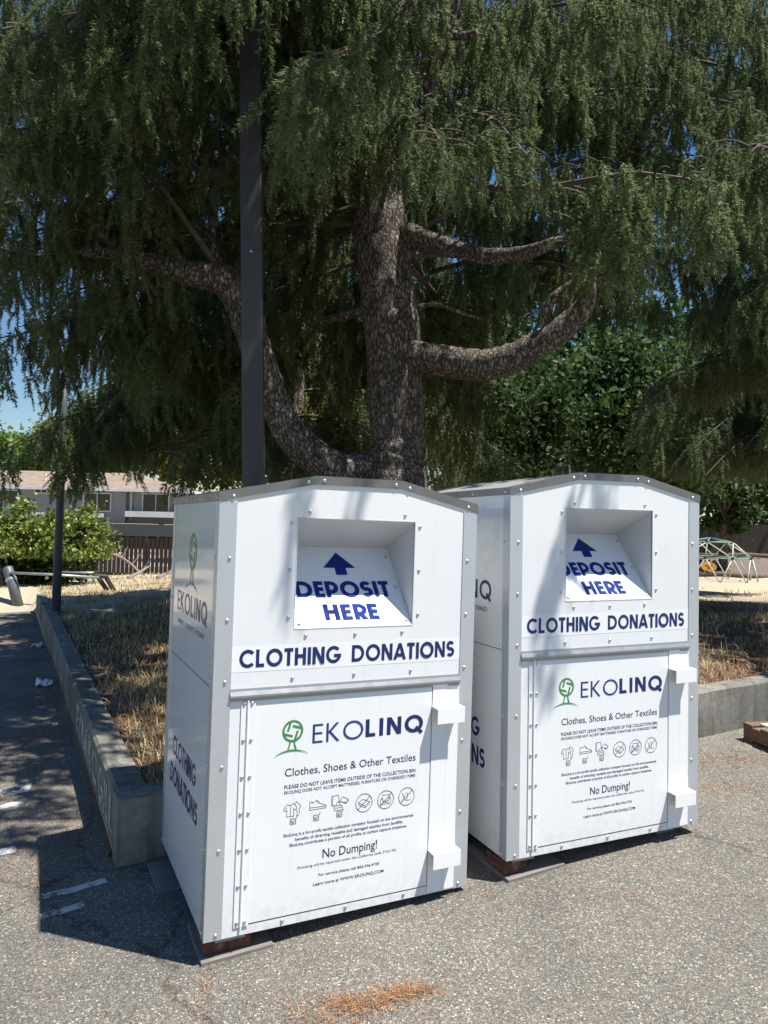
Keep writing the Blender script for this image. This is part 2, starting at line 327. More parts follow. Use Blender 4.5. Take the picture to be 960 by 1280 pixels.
# rounded, chipped corner block end caps
x, y = wxy(0, 9.6); xi, yi = wxy(WT, 9.6); g = float(gz(x, y)); mb.face([(x, y, g-.15), (xi, yi, g-.15), (xi, yi, g+RISE), (x, y, g+RISE)])
wall = mb.build('retaining_wall', M['concrete']); tag(wall, 'low grey concrete retaining wall around the dry grass bed behind the two bins', 'wall')
mb = MB(); wall_run(0, 9.75, 0, 11.9, (1, 0), 6, mb)
for bb in (9.75, 11.9):
    x, y = wxy(0, bb); xi, yi = wxy(WT, bb); g = float(gz(x, y)); mb.face([(x, y, g-.15), (xi, yi, g-.15), (xi, yi, g+RISE), (x, y, g+RISE)])
tag(mb.build('kerb_block', M['concrete']), 'short far piece of concrete kerb beyond the gap past the grey pole', 'kerb')
# ------------------------------------------------------------------ lettering: stroke letters and the built-in font, both as 2D pieces
def arc(cx, cy, r, a0, a1, n=None, ry=None):
    n = n or max(6, int(abs(a1-a0)/9)); ry = ry or r
    return [(cx+r*math.cos(R_(a0+(a1-a0)*i/n)), cy+ry*math.sin(R_(a0+(a1-a0)*i/n))) for i in range(n+1)]
def ribbon(pts, w, closed=False):
    """quads along a polyline with mitred joints"""
    P = [Vector(p) for p in pts]
    if closed and (P[0]-P[-1]).length < 1e-6: P = P[:-1]
    n = len(P); L = []
    for i in range(n):
        a = P[(i-1) % n] if closed or i > 0 else None; b = P[(i+1) % n] if closed or i < n-1 else None
        d0 = (P[i]-a).normalized() if a is not None else None; d1 = (b-P[i]).normalized() if b is not None else None
        d0 = d0 or d1; d1 = d1 or d0
        n0 = Vector((-d0.y, d0.x)); n1 = Vector((-d1.y, d1.x)); m = n0+n1
        if m.length < 1e-3: m = n0
        m.normalize(); k = w/2/max(.35, m.dot(n0)); L.append((P[i]+m*k, P[i]-m*k))
    q = [];
    for i in range(n if closed else n-1): j = (i+1) % n; q.append([L[i][1], L[j][1], L[j][0], L[i][0]])
    return q
def diag(x0, y0, x1, y1, w):
    h = w*math.hypot(x1-x0, y1-y0)/abs(y1-y0)/2; return [[(x0-h, y0), (x0+h, y0), (x1+h, y1), (x1-h, y1)]]
def glyph(ch, w):
    """strokes (lists of polygons) and advance width of a geometric capital, height 1"""
    h = w/2; r = .5-h+.012; rb = lambda p, c=False: ribbon(p, w, c)
    if ch == 'C': return [rb(arc(.5, .5, r, 42, 318))], .88
    if ch == 'O': return [rb(arc(.5, .5, r, 0, 360, 44), True)], 1.0
    if ch == 'Q': return [rb(arc(.5, .5, r, 0, 360, 44), True), ribbon([(.60, .30), (.95, -.06)], w)], 1.0
    if ch == 'G': return [rb(arc(.5, .5, r, 42, 352)), rb([(.52, .5-h*.6), (.5+r+h, .5-h*.6)])], 1.0
    if ch == 'D': return [rb([(h, h), (.36, h)]+arc(.36, .5, .5-h, -90, 90)[1:]+[(h, 1-h)], True)], .87
    if ch == 'L': return [rb([(h, 1), (h, h), (.52, h)])], .53
    if ch == 'T': return [rb([(.0, 1-h), (.56, 1-h)]), rb([(.28, 1-w), (.28, 0)])], .56
    if ch == 'H': return [rb([(h, 0), (h, 1)]), rb([(.72-h, 0), (.72-h, 1)]), rb([(w, .52), (.72-w, .52)])], .72
    if ch == 'I': return [rb([(h, 0), (h, 1)])], w
    if ch == 'N': return [rb([(h, 0), (h, 1)]), rb([(.78-h, 0), (.78-h, 1)]), diag(.78-h*1.1, 0, h*1.1, 1, w)], .78
    if ch == 'A': return [diag(.06, 0, .42, 1, w), diag(.78, 0, .42, 1, w), rb([(.2, .27), (.64, .27)])], .84
    if ch == 'S':
        rc = (1-w)/4+.003; return [rb(arc(rc+h, 1-h-rc, rc, 25, 270)+arc(rc+h, h+rc, rc*1.04, 90, -145, None, rc)[1:])], 2*rc+w
    if ch == 'E': return [rb([(.50, h), (h, h), (h, 1-h), (.50, 1-h)]), rb([(w, .51), (.47, .51)])], .50
    if ch == 'P': b = .27; return [rb([(h, 0), (h, 1-h), (.3, 1-h)]+arc(.3, 1-h-b+.0, b, 90, -90)[1:]+[(w, 1-h-2*b)])], .58+h
    if ch == 'R': b = .25; return [rb([(h, 0), (h, 1-h), (.3, 1-h)]+arc(.3, 1-h-b, b, 90, -90)[1:]+[(w, 1-h-2*b)]), diag(.52, 0, .27, .44, w)], .60
    if ch == 'K': return [rb([(h, 0), (h, 1)]), diag(w*.9, .47, .55, 1, w), diag(.60, 0, w*1.3, .56, w)], .68
    if ch == 'M': return [rb([(h, 0), (h, 1)]), rb([(.9-h, 0), (.9-h, 1)]), diag(.45, 0, h, 1, w), diag(.45, 0, .9-h, 1, w)], .9
    return [], .32
def word(text, w, gap=.13):
    out = []; x = 0
    for ch in text:
        st, a = glyph(ch, w)
        for s in st: out.append([[(p[0]+x, p[1]) for p in q] for q in s])
        x += a+gap
    return out, x-gap
def put(mb, strokes, fn, base=0, m=0, step=.00012):
    """strokes: lists of polygons; fn(x, y, lift) -> point; every stroke a hair above the one before"""
    for i, s in enumerate(strokes):
        for q in s: mb.face([fn(p[0], p[1], base+(i % 12)*step) for p in q], m)
def fit(strokes, width, x0, y0, x1, y1):
    sx, sy = (x1-x0)/width, y1-y0; return [[[(x0+p[0]*sx, y0+p[1]*sy) for p in q] for q in s] for s in strokes]
_tc = {}
def font_polys(text, bold=0):
    """filled outlines of a line in the built-in font -> polygons; cap height 1 and the line's width"""
    k = (text, bold)
    if k in _tc: return _tc[k]
    def conv(t):
        c = bpy.data.curves.new('tmp', 'FONT'); c.body = t; c.offset = bold; c.resolution_u = 3; o = bpy.data.objects.new('tmp', c); col.objects.link(o)
        dg = bpy.context.evaluated_depsgraph_get(); me = bpy.data.meshes.new_from_object(o.evaluated_get(dg))
        ps = [[(me.vertices[i].co.x, me.vertices[i].co.y) for i in p.vertices] for p in me.polygons]
        bpy.data.objects.remove(o); bpy.data.curves.remove(c); bpy.data.meshes.remove(me); return ps
    H = max(p[1] for q in conv('H') for p in q); ps = conv(text); x0 = min(p[0] for q in ps for p in q); x1 = max(p[0] for q in ps for p in q)
    _tc[k] = ([[((p[0]-x0)/H, p[1]/H) for p in q] for q in ps], (x1-x0)/H); return _tc[k]
def line(mb, text, fn, x0, x1, y0, cap, bold=0, base=0, m=0):
    ps, wd = font_polys(text, bold); sx = (x1-x0)/wd
    for q in ps: mb.face([fn(x0+p[0]*sx, y0+p[1]*cap, base) for p in q], m)
# ------------------------------------------------------------------ donation bin (local frame: u right, v back, z up; origin front left bottom corner)
BW, BD, BH = 1.2, 1.0, 1.755
OFF = (BW/2, BD/2, 0)
OU0, OU1, OZ0, OZ1, RV, RZ = .326, .877, 1.211, 1.668, .272, 1.54
def front(l0): return lambda x, y, l=0: (x, -l0-l, y)
def leftside(l0): return lambda x, y, l=0: (-l0-l, x, y)
_rs = math.hypot(RV, RZ-OZ0)
def onramp(x, s, l=0):
    k = s/_rs; l += .0016; return (x, RV*k-l*(RZ-OZ0)/_rs, OZ0+(RZ-OZ0)*k+l*RV/_rs)
def gable(inset=0, top=0): return [(0, BH+top), (.40, 1.842+top), (.805, 1.845+top), (BW, BH+top)]
def rivet_mesh():
    mb = MB(); r, h = .0082, .0052
    rings = [[(r*c*math.cos(k*math.pi/5), r*c*math.sin(k*math.pi/5), h*z) for k in range(10)] for c, z in ((1, 0), (.86, .5), (.5, .87))]
    vs = [p for q in rings for p in q]+[(0, 0, h)]; fs = [(i*10+k, i*10+(k+1) % 10, (i+1)*10+(k+1) % 10, (i+1)*10+k) for i in range(2) for k in range(10)]+[(20+k, 20+(k+1) % 10, 30) for k in range(10)]
    mb.add(vs, fs); me = bpy.data.meshes.new('rivet'); me.from_pydata(mb.v, [], mb.f); me.materials.append(M['rivet']); me.polygons.foreach_set('use_smooth', [True]*len(fs)); return me
RIV = rivet_mesh()
def rivet(u, v, z, nrm, parent):
    o = bpy.data.objects.new('rivet', RIV); col.objects.link(o); o.parent = parent; o.location = (u-OFF[0], v-OFF[1], z); o.rotation_euler = Vector(nrm).to_track_quat('Z', 'Y').to_euler()
def stroke_icons(mb, fn, b):
    W = .0019
    def ic(pts, dx=0, dy=0, s=1, closed=False): put(mb, [ribbon([(dx+x*s, dy+y*s) for x, y in pts], W, closed)], fn, b)
    # shirt and trousers
    ic([(.016, .050), (.004, .040), (.0, .028), (.010, .024), (.014, .030), (.014, .0), (.044, .0), (.044, .032), (.050, .024), (.058, .030), (.050, .046), (.042, .052), (.034, .046), (.024, .046)], .306, .441, 1, True)
    ic([(.046, .050), (.054, .058), (.066, .048), (.074, .034), (.066, .028), (.070, .012), (.066, .002), (.058, .0), (.060, .014), (.056, .024)], .306, .441)
    ic([(.030, .0), (.030, .044)], .306, .441); ic([(.006, .034), (.014, .038)], .306, .441)
    # shoe
    ic([(0, .004), (0, .032), (.010, .034), (.014, .028), (.024, .034), (.030, .040), (.044, .024), (.066, .016), (.074, .010), (.072, .002), (.0, .0)], .419, .454, 1, True)
    ic([(0, .010), (.074, .009)], .419, .454); ic([(.030, .030), (.036, .036)], .419, .454); ic([(.036, .025), (.042, .031)], .419, .454)
    # towel, handbag, book
    ic([(.0, .022), (.0, .062), (.030, .064), (.034, .050), (.034, .030)], .517, .437); ic([(.005, .022), (.005, .060)], .517, .437); ic([(.0, .022), (.018, .022)], .517, .437)
    ic([(.014, .0), (.010, .014), (.020, .020), (.044, .020), (.052, .014), (.050, .0)], .517, .437, 1, True); ic([(.022, .020), (.026, .034), (.036, .036), (.040, .020)], .517, .437); ic([(.016, .010), (.048, .011)], .517, .437)
    ic([(.038, .040), (.052, .054), (.078, .040), (.066, .028), (.044, .034)], .517, .437, 1, True); ic([(.040, .036), (.066, .024), (.078, .036)], .517, .437)
    for cx, a in ((.668, 0), (.772, 1), (.875, 2)):
        put(mb, [ribbon(arc(cx, .452, .0385, 0, 360, 36), .0024, True), ribbon([(cx-.028, .426), (cx+.028, .478)], .0024)], fn, b+.0003)
        if a == 0:
            ic([(-.026, .004), (-.006, .016), (.026, .002), (.006, -.014)], cx, .452, 1, True); ic([(-.026, .004), (-.026, -.004), (.006, -.022), (.026, -.006), (.026, .002)], cx, .452); ic([(.006, -.014), (.006, -.022)], cx, .452)
        elif a == 1:
            ic([(-.018, .0), (-.016, .020), (.016, .020), (.018, .0)], cx, .452); ic([(-.024, .006), (-.024, -.018), (.024, -.018), (.024, .006), (.014, .006), (.014, -.006), (-.014, -.006), (-.014, .006)], cx, .452, 1, True); ic([(-.014, -.011), (.014, -.011)], cx, .452); ic([(-.018, -.018), (-.018, -.024)], cx, .452); ic([(.018, -.018), (.018, -.024)], cx, .452)
        else:
            ic([(-.024, -.020), (-.002, .018)], cx, .452); ic([(-.022, .018), (-.002, -.020)], cx, .452); ic([(.005, .018), (.003, -.018), (.022, -.016)], cx, .452)
def checks(par, fn, b):
    for i, cx in enumerate((.349, .450, .555)):
        mb = MB(); y = .421; put(mb, [ribbon([(cx-.012, y-.012), (cx+.011, y-.012), (cx+.011, y+.003)], .0022), ribbon([(cx-.012, y-.012), (cx-.012, y+.010), (cx+.005, y+.010)], .0022)], fn, b, 1)
        put(mb, [ribbon([(cx-.008, y+.002), (cx-.001, y-.007), (cx+.018, y+.019)], .0036)], fn, b+.0002); mb.build('check_mark', [M['green'], M['ink']], par, OFF)
def tree_logo(mb, fn, cx, cy, r, b, k=1):
    """round knotted crown: four arcs hooked into the next, two trunk strokes, a ground curve"""
    st = []
    for q in range(4):
        a0 = 45+90*q
        outer = arc(cx, cy, r*.86, a0-34, a0+58, 12)
        e = R_(a0+58+78)
        st.append(ribbon(outer+[(cx+r*.46*math.cos(e), cy+r*.46*math.sin(e))], r*.195))
    st.append(ribbon([(cx-r*.20, cy-r*.86), (cx-r*.26, cy-r*1.2), (cx-r*.42, cy-r*1.66)], r*.13)); st.append(ribbon([(cx+r*.16, cy-r*.86), (cx+r*.2, cy-r*1.2), (cx+r*.36, cy-r*1.66)], r*.13))
    g = arc(cx-r*.05, cy-r*3.55, r*2.45, 132, 50, 14, r*1.92)
    n = len(g); q = []
    for i in range(n-1):
        t0 = math.sin(math.pi*i/(n-1))*r*.09+.0006; t1 = math.sin(math.pi*(i+1)/(n-1))*r*.09+.0006
        q.append([(g[i][0], g[i][1]-t0), (g[i+1][0], g[i+1][1]-t1), (g[i+1][0], g[i+1][1]+t1*.3), (g[i][0], g[i][1]+t0*.3)])
    st.append(q); put(mb, st, fn, b, 0, .00016)
def make_bin():
    root = empty('donation_bin'); B = lambda mb, n, m, p=root, **k: mb.build(n, m, p, OFF, **k)
    # shell with the deposit opening cut through its front
    mb = MB(); g = gable()
    f = lambda pts: mb.face([(u, 0, z) for u, z in pts])
    f([(0, 0), (BW, 0), (BW, OZ0), (0, OZ0)]); f([(0, OZ0), (OU0, OZ0), (OU0, OZ1), (0, OZ1)]); f([(OU1, OZ0), (BW, OZ0), (BW, OZ1), (OU1, OZ1)])
    f([(0, OZ1), (BW, OZ1), (BW, BH), (.805, 1.845), (.40, 1.842), (0, BH)])
    mb.face([(BW, BD, 0), (0, BD, 0), (0, BD, BH), (.40, BD, 1.842), (.805, BD, 1.845), (BW, BD, BH)])
    mb.face([(0, BD, 0), (0, 0, 0), (0, 0, BH), (0, BD, BH)]); mb.face([(BW, 0, 0), (BW, BD, 0), (BW, BD, BH), (BW, 0, BH)])
    mb.face([(0, 0, 0), (0, BD, 0), (BW, BD, 0), (BW, 0, 0)])
    for i in range(3): mb.face([(g[i][0], 0, g[i][1]), (g[i+1][0], 0, g[i+1][1]), (g[i+1][0], BD, g[i+1][1]), (g[i][0], BD, g[i][1])])
    body = B(mb, 'body', M['panel'])
    # side seams between upper and lower panels
    for s in (0, 1):
        mb = MB(); u = -.0006 if s == 0 else BW+.0006; mb.face([(u, .06, .978), (u, .94, .978), (u, .94, .9815), (u, .06, .9815)] if s == 0 else [(u, .94, .978), (u, .06, .978), (u, .06, .9815), (u, .94, .9815)]); B(mb, 'panel_seam', M['gap'], body)
    # deposit chute: sloped ceiling, two cheeks, ramp
    ch = MB(); ch.face([(OU0, 0, OZ1), (OU1, 0, OZ1), (OU1, RV, RZ), (OU0, RV, RZ)]); ch.face([(OU0, 0, OZ0), (OU0, 0, OZ1), (OU0, RV, RZ)]); ch.face([(OU1, 0, OZ1), (OU1, 0, OZ0), (OU1, RV, RZ)])
    fr = .004
    for (a, b) in (((OU0-fr, OZ0-fr), (OU0, OZ1+fr)), ((OU1, OZ0-fr), (OU1+fr, OZ1+fr)), ((OU0, OZ1), (OU1, OZ1+fr)), ((OU0, OZ0-fr), (OU1, OZ0))): ch.box((a[0], -.0012, a[1]), (b[0], .01, b[1]))
    chute = B(ch, 'deposit_chute', M['chute'])
    mb = MB(); mb.face([onramp(OU0+.001, .0, -.0012), onramp(OU1-.001, .0, -.0012), onramp(OU1-.001, _rs, -.0012), onramp(OU0+.001, _rs, -.0012)]); ramp = B(mb, 'chute_ramp', M['vinyl'], chute)
    mb = MB(); put(mb, [[[(.600, .396), (.520, .309), (.679, .309)][::-1]], [[(.575, .270), (.630, .270), (.630, .310), (.575, .310)]]], onramp, .0002)
    s, wd = word('DEPOSIT', .235, .09); put(mb, fit(s, wd, .366, .150, .818, .235), onramp, .0002); s, wd = word('HERE', .235, .11); put(mb, fit(s, wd, .472, .033, .728, .114), onramp, .0002)
    B(mb, 'ramp_lettering', M['navymatt'], chute)
    for u, s_ in ((.852, .375), (.853, .199), (.854, .024), (.348, .019)): rivet(*onramp(u, s_, 0), (0, -(RZ-OZ0), RV), chute)
    for u, z in ((.377, 1.695), (.826, 1.697), (.299, 1.648), (.903, 1.648), (.298, 1.453), (.904, 1.453), (.297, 1.257), (.905, 1.257), (.376, 1.179), (.601, 1.179), (.828, 1.181)): rivet(u, -.0005, z, (0, -1, 0), chute)
    # corner trims: L profiles with a folded bottom corner
    TR = [1.745, 1.497, 1.251, 1.007, .673, .346, .020]
    for su in (0, 1):
        for sv in (0, 1):
            mb = MB(); t = .0035; c = .030
            fu = lambda d: d if su == 0 else BW-d
            fv = lambda d: d if sv == 0 else BD-d
            def lq(w_, zt):       # profile points for front leg and side leg
                return None
            zt = BH-.03
            for leg in ('f', 's'):
                w_ = .069 if leg == 'f' else .056
                if leg == 'f': poly = [(fu(-t), fv(-t), .0), (fu(w_), fv(-t), .0), (fu(w_), fv(-t), zt), (fu(-t), fv(-t), zt)]; d = (0, t*.98 if sv == 0 else -t*.98, 0)
                else: poly = [(fu(-t), fv(-t*.02), .0), (fu(-t), fv(w_), .0), (fu(-t), fv(w_), zt), (fu(-t), fv(-t*.02), zt)]; d = (t*.98 if su == 0 else -t*.98, 0, 0)
                mb.prism(poly, d)
            tr = B(mb, 'corner_trim', M['trim'], bevel=.0012)
            for z in TR:
                if sv == 0 and z < 1.74: rivet(fu(.044), -t, z, (0, -1, 0), tr)
                if z < 1.74 and su == 0: rivet(-t, fv(.042), z, (-1, 0, 0), tr)
    # roof trim: bands under the roof edge, front and back follow the gable
    mb = MB(); t = .0065; tt = .036
    ga = [(-t, BH+.004), (.399, 1.8465), (.806, 1.849), (BW+t, BH+.004)]
    for v0, dv in ((-t, t*.95), (BD+t, -t*.95)):
        for i in range(3):
            (a, za), (b, zb) = ga[i], ga[i+1]; mb.prism([(a, v0, za-tt), (b, v0, zb-tt), (b, v0, zb), (a, v0, za)], (0, dv, 0))
    for u0, du in ((-t, t*.95), (BW+t, -t*.95)): mb.prism([(u0, -t*.02, BH+.004-tt), (u0, BD+t*.02, BH+.004-tt), (u0, BD+t*.02, BH+.004), (u0, -t*.02, BH+.004)], (du, 0, 0))
    for i in range(3):        # the turned-over lips lying on the roof
        (a, za), (b, zb) = ga[i], ga[i+1]
        for v0, v1 in ((-t*.9, .03), (BD-.03, BD+t*.9)): mb.face([(a, v0, za+.0008), (b, v0, zb+.0008), (b, v1, zb+.0008), (a, v1, za+.0008)])
    cap = B(mb, 'roof_trim', M['cap'])
    for u, z in ((.052, 1.744), (.364, 1.818), (.434, 1.827), (.773, 1.827), (.842, 1.817), (1.153, 1.745)): rivet(u, -t, z, (0, -1, 0), cap)
    for v in (.035, .34, .65, .96): rivet(-t, v, 1.738, (-1, 0, 0), cap)
    # drip rail between upper panel and door
    mb = MB(); pr = [(-.0005, .979), (-.004, .978), (-.006, .968), (-.014, .952), (-.014, .944), (-.005, .943), (-.004, .929), (-.0005, .928)]
    mb.prism([(.066, v, z) for v, z in pr], (1.068, 0, 0)); rail = B(mb, 'drip_rail', M['rail'])
    # vinyl strip and its lettering
    mb = MB(); mb.face([(.069, -.0006, 1.043), (1.1335, -.0006, 1.043), (1.1335, -.0006, 1.148), (.069, -.0006, 1.148)]); strip = B(mb, 'label_strip', M['vinyl'])
    for tx, a, b in (('CLOTHING', .100, .538), ('DONATIONS', .588, 1.100)): mb = MB(); s, wd = word(tx, .205, .115); put(mb, fit(s, wd, a, 1.0595, b, 1.1315), front(.0012)); B(mb, 'strip_lettering', M['navy'], strip)
    for u in (.325, .602, .877): rivet(u, -.0005, 1.007, (0, -1, 0), body)
    for u in (.317, .598, .876): rivet(u, -.0005, .021, (0, -1, 0), body)
    # service door with hinge, lettering, latch cover and two lock hoods
    mb = MB(); mb.box((.1735, -.0022, .0405), (.990, .002, .926)); door = B(mb, 'door', M['door'], bevel=.0006)
    mb = MB(); mb.face([(.165, -.0007, .0365), (.9945, -.0007, .0365), (.9945, -.0007, .926), (.165, -.0007, .926)]); B(mb, 'door_gap', M['gap'], body)
    mb = MB(); mb.box((.114, -.0042, .034), (.1375, -.0006, .926)); mb.box((.145, -.0058, .036), (.1725, -.0026, .926)); mb.tube([(.1412, -.006, .018), (.1412, -.006, .934)], .0042, 8); hinge = B(mb, 'hinge', M['white_paint'], door)
    for z in (.918, .772, .626, .482, .338, .195, .052): rivet(.1265, -.0042, z, (0, -1, 0), hinge); rivet(.1575, -.0058, z, (0, -1, 0), hinge)
    fn = front(.0028); mb = MB(); s, wd = word('EKO', .115, .17); put(mb, fit(s, wd, .421, .730, .652, .809), fn); B(mb, 'wordmark_light', M['blue'], door)
    mb = MB(); s, wd = word('LINQ', .205, .20); put(mb, fit(s, wd, .664, .7325, .946, .809), fn); B(mb, 'wordmark_bold', M['navy'], door)
    mb = MB(); tree_logo(mb, fn, .334, .790, .047, 0); B(mb, 'tree_emblem', M['green'], door)
    mb = MB()
    for t_, a, b, y, c, bo in (('Clothes, Shoes & Other Textiles', .306, .915, .606, .032, .004), ('PLEASE DO NOT LEAVE ITEMS OUTSIDE OF THE COLLECTION BIN', .305, .916, .5555, .0152, .012), ('EKOLINQ DOES NOT ACCEPT MATTRESSES, FURNITURE OR OVERSIZED ITEMS', .306, .916, .5345, .0125, .008),
        ('EkoLinq is a for-profit textile collection company focused on the environmental', .310, .911, .360, .0125, .010), ('benefits of diverting reusable and damaged textiles from landfills.', .361, .861, .338, .0125, .010), ('EkoLinq contributes a portion of all profits to carbon capture initiatives.', .337, .882, .317, .0125, .010),
        ('No Dumping!', .484, .737, .247, .037, .006), ('Dumping will be reported under the California code 374.3 PC.', .375, .836, .220, .0105, .002), ('For service please call 866.346.4765', .469, .751, .1745, .0115, .008), ('Learn more at WWW.EKOLINQ.COM', .446, .773, .138, .0130, .010)):
        line(mb, t_, fn, a, b, y, c, bo)
    stroke_icons(mb, fn, 0); lt = B(mb, 'door_lettering', M['ink'], door)
    checks(door, fn, .0004)
    mb = MB(); mb.box((.993, -.0045, .0065), (1.0695, .0, .946)); mb.box((1.0703, -.0035, .0065), (1.1345, .0, .9275)); lc = B(mb, 'latch_cover', M['white_paint'], bevel=.0012)
    for z in (.842, .201):
        mb = MB(); d = .0585; mb.prism([(.9905, -.004, z), (.9905, -d, z-.0035), (.9905, -d, z-.071), (.9905, -d+.0035, z-.071), (.9905, -d+.0035, z-.007), (.9905, -.004, z-.0035)], (.1425, 0, 0)); hd = B(mb, 'lock_hood', M['white_paint'], bevel=.001)
        mb = MB(); mb.box((1.045, -.04, z-.078), (1.075, -.012, z-.03)); B(mb, 'padlock', M['brass'], hd, bevel=.003)
    # lettering on both sides (built for the left side, turned round for the right)
    for sd in (0, 1):
        fs = (lambda x, y, l=0: (-.0007-l, BD-x, y)) if sd == 0 else (lambda x, y, l=0: (BW+.0007+l, x, y))
        mb = MB(); s, wd = word('EKO', .115, .17); put(mb, fit(s, wd, .185, 1.207, .485, 1.302), fs); s, wd = word('LINQ', .17, .20); put(mb, fit(s, wd, .505, 1.207, .838, 1.302), fs); B(mb, 'side_wordmark', M['navy'], body); mb = MB()
        line(mb, 'DIVERT · COLLECT · EXTEND', fs, .21, .80, 1.146, .021, .01); B(mb, 'side_tagline', M['navy'], body)
        for tx, a, b, y0, y1 in (('CLOTHING', .215, .745, .510, .603), ('DONATIONS', .165, .798, .367, .462)): mb = MB(); s, wd = word(tx, .19, .11); put(mb, fit(s, wd, a, y0, b, y1), fs); B(mb, 'side_lettering', M['navy'], body)
        mb = MB(); tree_logo(mb, fs, .508, 1.503, .088, 0); B(mb, 'side_emblem', M['green'], body)
    # steel feet
    for u in (.05, 1.03):
        for v in (.02, .86): mb = MB(); front_r = u > 1 and v < .5; mb.box((u-.03*front_r, v+.06*front_r, -.12 if front_r else -.022), (u+.12-.03*front_r, v+.12+.05*front_r, .0)); B(mb, 'foot', M['foot'])
    return root
def place(root, loc, rot):
    yaw, tx, ty = (R_(a) for a in rot); m = Matrix.Rotation(yaw, 4, 'Z') @ Matrix.Rotation(ty, 4, 'Y') @ Matrix.Rotation(tx, 4, 'X')
    root.matrix_world = Matrix.Translation(Vector((loc[0], loc[1], loc[2]+CZ))+m.to_3x3() @ Vector(OFF)) @ m; return m
binA = make_bin(); tag(binA, 'nearer, left-hand white clothing donation bin, its shadow falling on the asphalt at left', 'donation bin', 'white clothing donation bins')
PA = ((-.6609, 2.8534, -1.6272), (26.03, .21, .426)); PB = ((.614, 3.4314, -1.5445), (23.545, -.2, -.431))
mA = place(binA, *PA)
binB = copy_tree(binA); tag(binB, 'farther, right-hand white clothing donation bin partly hidden by the nearer bin', 'donation bin'); mB = place(binB, *PB)
def binpt(P, m, u, v, z=0): return Vector((P[0][0], P[0][1], P[0][2]+CZ))+m.to_3x3() @ Vector((u, v, z))
# boards and brick blocks the bins stand on
names = {(0, 0): 'front left', (0, 1): 'rear left', (1, 0): 'front right', (1, 1): 'rear right'}
for P, m, yaw, nm, big in ((PA, mA, 26.03, 'nearer', 0), (PB, mB, 23.5, 'farther', 1)):
    for (i, j), cn in names.items():
        if i and not j: continue
        u, v = (.05+.98*i+.06, .02+.84*j+.06); c = binpt(P, m, u, v, -.022); g = float(gz(c.x, c.y)); rz = R_(yaw+(3 if big else -1)+2*j)
        sx, sy = ((.145, .15) if not big else (.17, .19)); dx, dy = ((.03, .07) if not big else (.065, .11))
        if j: dy = -.12; dx -= .07
        if i: dx = -dx
        t = empty('wooden_board', (c.x, c.y, g), rz); mb = MB(); slope = math.atan(.045); mb.box((-sx+dx, -sy+dy, -.004), (sx+dx, sy+dy, .016)); bo = mb.build('wooden_board', M['board'], None, bevel=.002)
        bpy.data.objects.remove(t); bo.location = (c.x, c.y, g); bo.rotation_euler = (R_(1.5), -slope, rz)
        tag(bo, f'grey flat board under the {cn} foot of the {nm} donation bin', 'board', 'boards under the bins')
        h = c.z-g-.016; mb = MB(); mb.box((-.10, -.045, .0), (-.004, .11, h)); mb.box((-.002, -.045, .0), (.09, .11, h)) if not big else mb.box((-.002, -.02, .0), (.05, .09, h))
        br = mb.build('brick', M['brick'], None, bevel=.004); ofs = Vector((.10, -.05 if j else 0, 0)); ofs.rotate(Matrix.Rotation(rz, 3, 'Z')); ofs *= j; br.location = (c.x+ofs.x, c.y+ofs.y, g+.016); br.rotation_euler = (0, 0, rz+R_(2 if i else 0))
        tag(br, f'red brown brick packed between the {cn} foot and board of the {nm} bin', 'brick', 'bricks under the bins')
# ------------------------------------------------------------------ painted marks on road and wall
def road_mark(pts, w, name='road_marking'):
    mb = MB()
    for q in ribbon(pts, w):
        mb.face([(x, y, float(gz(x, y))+.004) for x, y in q])
    return tag(mb.build(name, M['roadpaint']), kind='structure')
def gp(x, y):
    """photo pixel on the asphalt"""
    a = px(x, y, 1.0)-Vector((0, 0, CZ)); t = 2.0
    for _ in range(40): t += (CZ+a.z*t-float(gz(a.x*t, a.y*t)))/max(.05, -a.z)*.7
    return (a.x*t, a.y*t)
def gi(x, y):
    """photo pixel on the raised ground"""
    a = px(x, y, 1.0)-Vector((0, 0, CZ)); t = 2.0
    for _ in range(60): t += (CZ+a.z*t-float(iz(a.x*t, a.y*t)))/max(.05, -a.z)*.5
    return (a.x*t, a.y*t)
road_mark([gp(52, 1122), gp(92, 1113), gp(133, 1101)], .055); road_mark([gp(50, 1147), gp(80, 1139), gp(105, 1131)], .05)
road_mark([gp(-40, 1004), gp(-5, 990), gp(20, 984), gp(33, 982), gp(30, 989), gp(18, 992), gp(2, 990)], .06)
road_mark([gp(-40, 1030), gp(-5, 1012), gp(14, 1006), gp(28, 1007), gp(22, 1013)], .07); road_mark([gp(-60, 1075), gp(-10, 1068), gp(20, 1062)], .09)
# weathered stencil letters along the outer face of the left run
def wallfn(x, y, l=0):           # x runs from the far letters to the corner
    b = 2.95-x; X, Y = wxy(-.003-l, b); return (X, Y, float(gz(X, Y))+y)
mb = MB(); xx = .52
for tx, w_, x0, x1 in (('EUM', .2, .55, 1.42), ('KC', .2, 1.5, 2.05), ('GILL', .18, 2.15, 2.80)):
    s, wd = word(tx.replace('U', 'I'), .17, .2); put(mb, fit(s, wd, x0, .095, x1, .285), wallfn)
put(mb, [ribbon([(2.2, .075), (2.86, .055)], .016)], wallfn); lw = mb.build('stencil_lettering', M['roadpaint'], wall)
